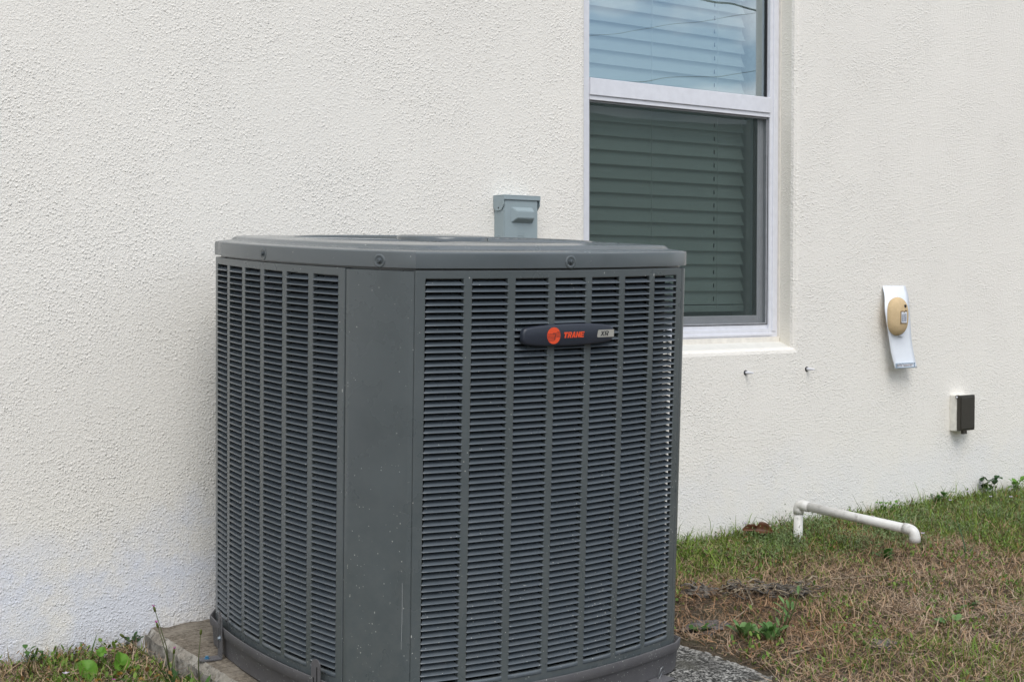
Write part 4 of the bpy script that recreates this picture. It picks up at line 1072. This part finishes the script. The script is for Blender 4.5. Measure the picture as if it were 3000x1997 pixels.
cloverhead((1.22, -.31), 'low yellow clover heads among the grass left of the slab', [(.0, .0, .035), (.04, .02, .032), (-.05, .01, .028), (.07, -.04, .03), (-.10, -.02, .03), (.02, -.07, .035)])

# tall blades and wisps by the wall
def tuft(loc, blades, mat, label, cat='grass tuft', group=None, z=None, name='grass_tuft'):
    c = Vector((loc[0], loc[1], g0(*loc) if z is None else z)); t = empty(name, c, label=label, cat=cat, group=group)
    for (a, p, ln, wd, cl) in blades:
        bm = bmesh.new(); leaf(bm, (0, 0, -.004), a, p, ln, wd, cl, .5, lambda s: 1 - s ** 2.2 * .97, 7); bm_obj('blade', bm, mat, t, True)
M_g = leafmat('grass blade green', (.05, .10, .022), (.09, .15, .03)); M_w = leafmat('wispy blade', (.12, .14, .05), (.20, .19, .09))
tuft((1.225, -.10), [(0.3, 1.35, .085, .0075, -.25)], M_g, 'single broad upright grass blade left of the round leaves')
tuft((1.095, -.12), [(.5, .95, .075, .005, -.3), (2.6, .9, .05, .004, -.5)], M_g, 'leaning green grass blades at the far left of the bed')
tuft((1.615, -.018), [(0.15, 1.2, .07, .0028, -.3), (3.0, 1.15, .05, .002, -.4), (.4, .8, .05, .002, -.4)], M_w, 'thin wispy grass growing between slab and wall', z=-.018)
tuft((1.675, -.012), [(2.6, 1.4, .085, .004, -.2), (.3, .7, .05, .002, -.5)], M_g, 'green blade beside the wall, nearest the unit corner', z=-.016)
def sprig(loc, h, nl, size, mat, label, cat='plant', group=None, spread=.04, seed=1, name='broadleaf_weed', ns=3):
    c = Vector((loc[0], loc[1], g0(*loc))); t = empty(name, c, label=label, cat=cat, group=group); r = random.Random(seed)
    for s in range(ns):
        tip = Vector((r.uniform(-1, 1) * spread, r.uniform(-1, .3) * spread, h * r.uniform(.6, 1)))
        bm = bmesh.new(); tube(bm, [(0, 0, -.005), tip * .5 + Vector((r.uniform(-.006, .006), 0, .004)), tip], [.0016, .0013, .0008], 5); bm_obj('stem', bm, M_stem, t, True)
        for k in range(nl):
            f = .3 + .7 * (k + 1) / nl; bm = bmesh.new(); leaf(bm, tip * f, r.uniform(0, 6.28), r.uniform(-.2, .9), size * r.uniform(.7, 1.2), size * r.uniform(.5, .75), r.uniform(-.8, .0), .25, None, 5); bm_obj('leaf', bm, mat, t, True)
GB = 'broadleaf weeds along the foot of the wall'
sprig((4.50, -.03), .055, 6, .028, M_leaf, 'low broadleaf weed at the wall foot beyond the pipe', group=GB, seed=2, spread=.06)
sprig((4.86, -.025), .095, 7, .034, M_leafdark, 'tallest broadleaf weed at the wall foot, below the outlet', group=GB, seed=3, spread=.05)
sprig((5.02, -.03), .09, 5, .032, M_leaflime, 'lime green broadleaf weed at the wall foot near the right edge', group=GB, seed=4, spread=.04)
sprig((4.20, -.05), .055, 5, .020, M_leaflime, 'small yellow green weed at the wall foot behind the pipe end', group=GB, seed=5, spread=.03)
sprig((4.72, -.10), .12, 3, .012, M_stem, 'thin upright seed stem in the grass below the outlet', group=GB, seed=6, spread=.015, ns=1)
sprig((3.645, -.48), .022, 5, .040, M_leaf, 'green broadleaf weed in front of the pipe outlet', group='weeds in the lawn', seed=7, spread=.05)
sprig((3.19, -1.08), .022, 5, .024, M_leafgrey, 'low clover plant in the brown grass at lower right', group='weeds in the lawn', seed=8, spread=.05)
sprig((3.36, -1.00), .02, 5, .020, M_leaf, 'small dark green weed in the brown grass at right', group='weeds in the lawn', seed=9, spread=.05)
sprig((2.545, -.80), .022, 5, .022, M_leaf, 'tiny green weed on bare soil beside the slab edge', group='weeds in the lawn', seed=10, spread=.03)
sprig((1.372, -.015), .035, 6, .018, M_leafdark, 'dark spiky tuft where slab meets wall', seed=12, spread=.03)
sprig((1.115, -.055), .055, 5, .02, M_leaf, 'small seedy green weed by the wall at far left', seed=13, spread=.03)
tuft((3.62, -.78), [(.6, .5, .12, .004, -.3), (2.2, .9, .10, .004, -.6), (4.5, .4, .13, .004, -.3), (5.6, .6, .11, .0035, -.4)], M_g, 'coarse green grass tuft in the right of the lawn', group='grass tufts in the lawn')
tuft((3.90, -.62), [(1.2, 1.2, .14, .005, -.3), (.3, .5, .11, .004, -.4), (3.6, .6, .12, .004, -.3), (5, .3, .12, .004, -.2)], M_leafdark, 'dark upright grass tuft right of the pipe outlet', group='grass tufts in the lawn')
tuft((2.82, -1.05), [(.2, .3, .10, .0045, -.2), (1.4, .6, .08, .004, -.4), (3.0, .4, .07, .004, -.4), (5.6, .35, .10, .004, -.3)], M_g, 'spreading grass tuft right of the rosette weed', group='grass tufts in the lawn')

# small pale flowers
def flower(loc, h, mat, label):
    c = Vector((loc[0], loc[1], g0(*loc))); t = empty('wild_flower', c, label=label, cat='flower', group='pale violet flowers in the lawn'); r = random.Random(int(loc[0] * 977))
    bm = bmesh.new(); tube(bm, [(0, 0, 0), (.004, -.003, h)], .0008, 5); bm_obj('stem', bm, M_stem, t)
    for k in range(5):
        bm = bmesh.new(); leaf(bm, (.004, -.003, h), k * 1.257, .55, .010, .0065, -.3, .1, None, 3); bm_obj('petal', bm, mat, t, True)
for (x, y, h, lb) in ((4.43, -.16, .05, 'pale violet flower nearest the pipe end on the right'), (4.62, -.10, .055, 'topmost pale violet flower of the cluster by the wall'), (4.66, -.17, .045, 'pale violet flower in the middle of the right cluster'),
                      (4.70, -.23, .05, 'rightmost pale violet flower of the cluster'), (3.93, -.42, .03, 'pale violet flower just left of the pipe outlet'), (3.50, -.03, .045, 'lone violet flower beside the dead brown leaf'),
                      (1.13, -.20, .02, 'white flower in the grass at lower left'), (1.235, -.16, .04, 'violet flower between the round lime leaves')):
    flower((x, y), h, M_lilac, lb)

# big dead leaf against the wall
def dead():
    bm = bmesh.new(); nU, nV = 12, 6; rows = []
    for i in range(nU + 1):
        s = i / nU; w_ = .028 * math.sin(math.pi * min(1, s * .97 + .03)) ** .7 + .001; row = []
        for j in range(nV + 1):
            q = j / nV * 2 - 1; row.append(bm.verts.new(((s - .5) * .115, q * w_ * (.62 + .14 * math.sin(s * 9 + 2)) - (.010 if (q > .8 and .35 < s < .48) else 0), abs(q) ** 1.6 * w_ * (.85 + .15 * math.sin(s * 11)) + .006 * (1 - (2 * s - 1) ** 2) + 0.0018 * math.sin(s * 19 + q * 5) + .0012 * math.sin(s * 31 - q * 9))))
        rows.append(row)
    for a, b in zip(rows, rows[1:]):
        for j in range(nV): bm.faces.new((a[j], a[j + 1], b[j + 1], b[j]))
    o = bm_obj('dead_leaf', bm, M_deadleaf, None, True); o.scale = (.92, 1.1, .9); o.location = (3.49, -.105, g0(3.49, -.105) + .036); o.rotation_euler = (R(50), R(4), R(-37)); o.modifiers.new('solid', 'SOLIDIFY').thickness = .0008
    tag(o, 'curled red brown dead leaf lying by the wall left of the pipe', 'leaf')
dead()

# rotting root clump and dry sticks
def clump():
    c = Vector((2.875, -.655, g0(2.875, -.655) + .004)); t = empty('rotten_root', c, label='grey rotting root clump with pale twigs beyond the slab', cat='root'); t.rotation_euler = (0, 0, R(-33)); r = random.Random(17)
    bm = bmesh.new(); bmesh.ops.create_icosphere(bm, subdivisions=4, radius=1)
    for v in bm.verts:
        q = v.co; d = 1 + .28 * math.sin(q.x * 7 + 2 * q.y) * math.sin(q.y * 9 + q.z * 5) + r.gauss(0, .06); v.co = Vector((q.x * .060 * d - .135, q.y * .035 * d, q.z * .022 * d))
    bm_obj('root', bm, M_rootdark, t)
    bm = bmesh.new(); bmesh.ops.create_icosphere(bm, subdivisions=4, radius=1)
    for v in bm.verts:
        q = v.co; d = 1 + .30 * math.sin(q.x * 11 + 2 * q.y) * math.sin(q.y * 9 + q.z * 5) + r.gauss(0, .07); v.co = Vector((q.x * .115 * d + .05, q.y * .026 * d + .035, q.z * .018 * d))
    bm_obj('root', bm, M_rootdark, t)
    for k in range(120):
        a = r.gauss(0, .9) + (math.pi if r.random() < .4 else 0); p = Vector((r.uniform(-.15, .18), r.gauss(0.01, .032), r.uniform(.006, .030))); pts = [p]
        for q in range(5): a += r.gauss(0, .95); p = p + Vector((math.cos(a), math.sin(a) * .8, r.gauss(-.02, .4))) * r.uniform(.007, .018); p.z = max(.004, p.z); pts.append(p.copy())
        bm = bmesh.new(); w_ = r.uniform(.0011, .0030); tube(bm, pts, [w_, w_, w_ * .9, w_ * .8, w_ * .6, w_ * .3], 5); bm_obj('twig', bm, M_dry if r.random() < .5 else M_rootdark, t, True)
clump()
def stick(pts, rad, label):
    p = [Vector((x, y, g0(x, y) + h)) for x, y, h in pts]; c = p[0].copy(); bm = bmesh.new()
    q = []; 
    for a, b in zip(p, p[1:]):
        for k in range(4): q.append(a.lerp(b, k / 4) - c + Vector((rnd.gauss(0, .0015), rnd.gauss(0, .0015), rnd.gauss(0, .001))))
    q.append(p[-1] - c); n = len(q); tube(bm, q, [rad * (1 - .6 * k / n) for k in range(n)], 6)
    o = bm_obj('dry_stick', bm, M_dry, None, True); o.location = c; tag(o, label, 'stick', 'dry sticks on the lawn')
stick([(2.86, -.66, .02), (2.80, -.74, .012), (2.68, -.78, .008)], .0028, 'pale bent twig running from the rotten root towards the unit')
stick([(2.60, -1.06, .006), (2.74, -1.075, .010)], .0030, 'short straight pale stick below the rosette weed')
stick([(2.90, -.93, .012), (3.02, -1.02, .006), (3.08, -1.10, .006)], .0020, 'thin grey stalk right of the rosette weed')
stick([(3.25, -.62, .016), (3.40, -.70, .02), (3.44, -.66, .014)], .0018, 'thin pale straw stalk in the middle of the lawn')
stick([(2.76, -1.16, .006), (2.90, -1.24, .008)], .0022, 'pale stalk lying at the lower edge of the lawn')
def clod(loc, s, label):
    bm = bmesh.new(); bmesh.ops.create_icosphere(bm, subdivisions=4, radius=1); r = random.Random(int(loc[0] * 99))
    for v in bm.verts:
        q = v.co; d = 1 + .22 * math.sin(q.x * 6 + 1) * math.sin(q.y * 7 + q.z * 4) + r.gauss(0, .05); v.co = Vector((q.x * s[0] * d, q.y * s[1] * d, q.z * s[2] * d))
    o = bm_obj('soil_clod', bm, simple('sandy soil', (.13, .12, .115), .95, .1, var=.45, scale=120, bump=.004), None); o.location = (loc[0], loc[1], g0(*loc)); o.rotation_euler = (0, 0, loc[2] if len(loc) > 2 else 0)
    tag(o, label, 'soil', 'bare sandy soil patches')
def clod2(x, y, s, lb): clod((x, y), s, lb)
clod2(2.595, -.77, (.075, .05, .012), 'low grey sandy mound touching the right slab edge')
clod2(2.86, -1.12, (.055, .040, .014), 'dark grey soil lump in the grass below the rosette weed')

# ------------------------------------------------------------------ what the panes mirror: neighbour and cables behind the camera
def neighbour():
    t = empty('neighbour_house', (22, -30, g0(22, -30)), label='neighbouring house with a dark green roof mirrored in the window', cat='house')
    bm = bmesh.new(); box(bm, -18, 18, -4, 4, -.2, 4.4); bm_obj('wall', bm, simple('neighbour wall', (.13, .13, .115), .9), t)
    bm = bmesh.new(); a = [(-18.6, -4.6, 4.4), (18.6, -4.6, 4.4), (18.6, 4.6, 4.4), (-18.6, 4.6, 4.4)]; v = [bm.verts.new(p) for p in a]; r1 = bm.verts.new((-14, 0, 6.5)); r2_ = bm.verts.new((14, 0, 6.5))
    for f in ((v[0], v[1], r2_, r1), (v[1], v[2], r2_), (v[2], v[3], r1, r2_), (v[3], v[0], r1)): bm.faces.new(f)
    bm_obj('roof', bm, simple('green roof', (.055, .075, .055), .8), t)
neighbour()
M_cable = simple('weathered cable', (.10, .12, .10), .8)
def cable(p, rad, label):
    a, b = Vector(p[0]), Vector(p[-1]); bm = bmesh.new(); pts = [a + (a - Vector(p[1])) * 12] + [Vector(q) for q in p] + [b + (b - Vector(p[-2])) * 12]
    c = pts[0].copy(); tube(bm, [q - c for q in pts], rad, 6); o = bm_obj('power_line', bm, M_cable, None, True); o.location = c; tag(o, label, 'cable', 'overhead cables mirrored in the upper pane')
cable([(13.0, -12, 4.3), (14.2, -12, 4.55), (15.5, -12, 4.83), (16.65, -12, 5.08)], .0035, 'thinnest rising cable mirrored across the middle of the pane')
cable([(14.5, -12, 5.10), (15.25, -12, 5.08), (15.93, -12, 5.05), (16.62, -12, 5.04)], .014, 'thickest cable mirrored near the top of the pane')
cable([(13.8, -12, 3.76), (14.6, -12, 3.89), (15.5, -12, 4.0), (16.65, -12, 4.21)], .0045, 'lowest cable mirrored just above the meeting rail')
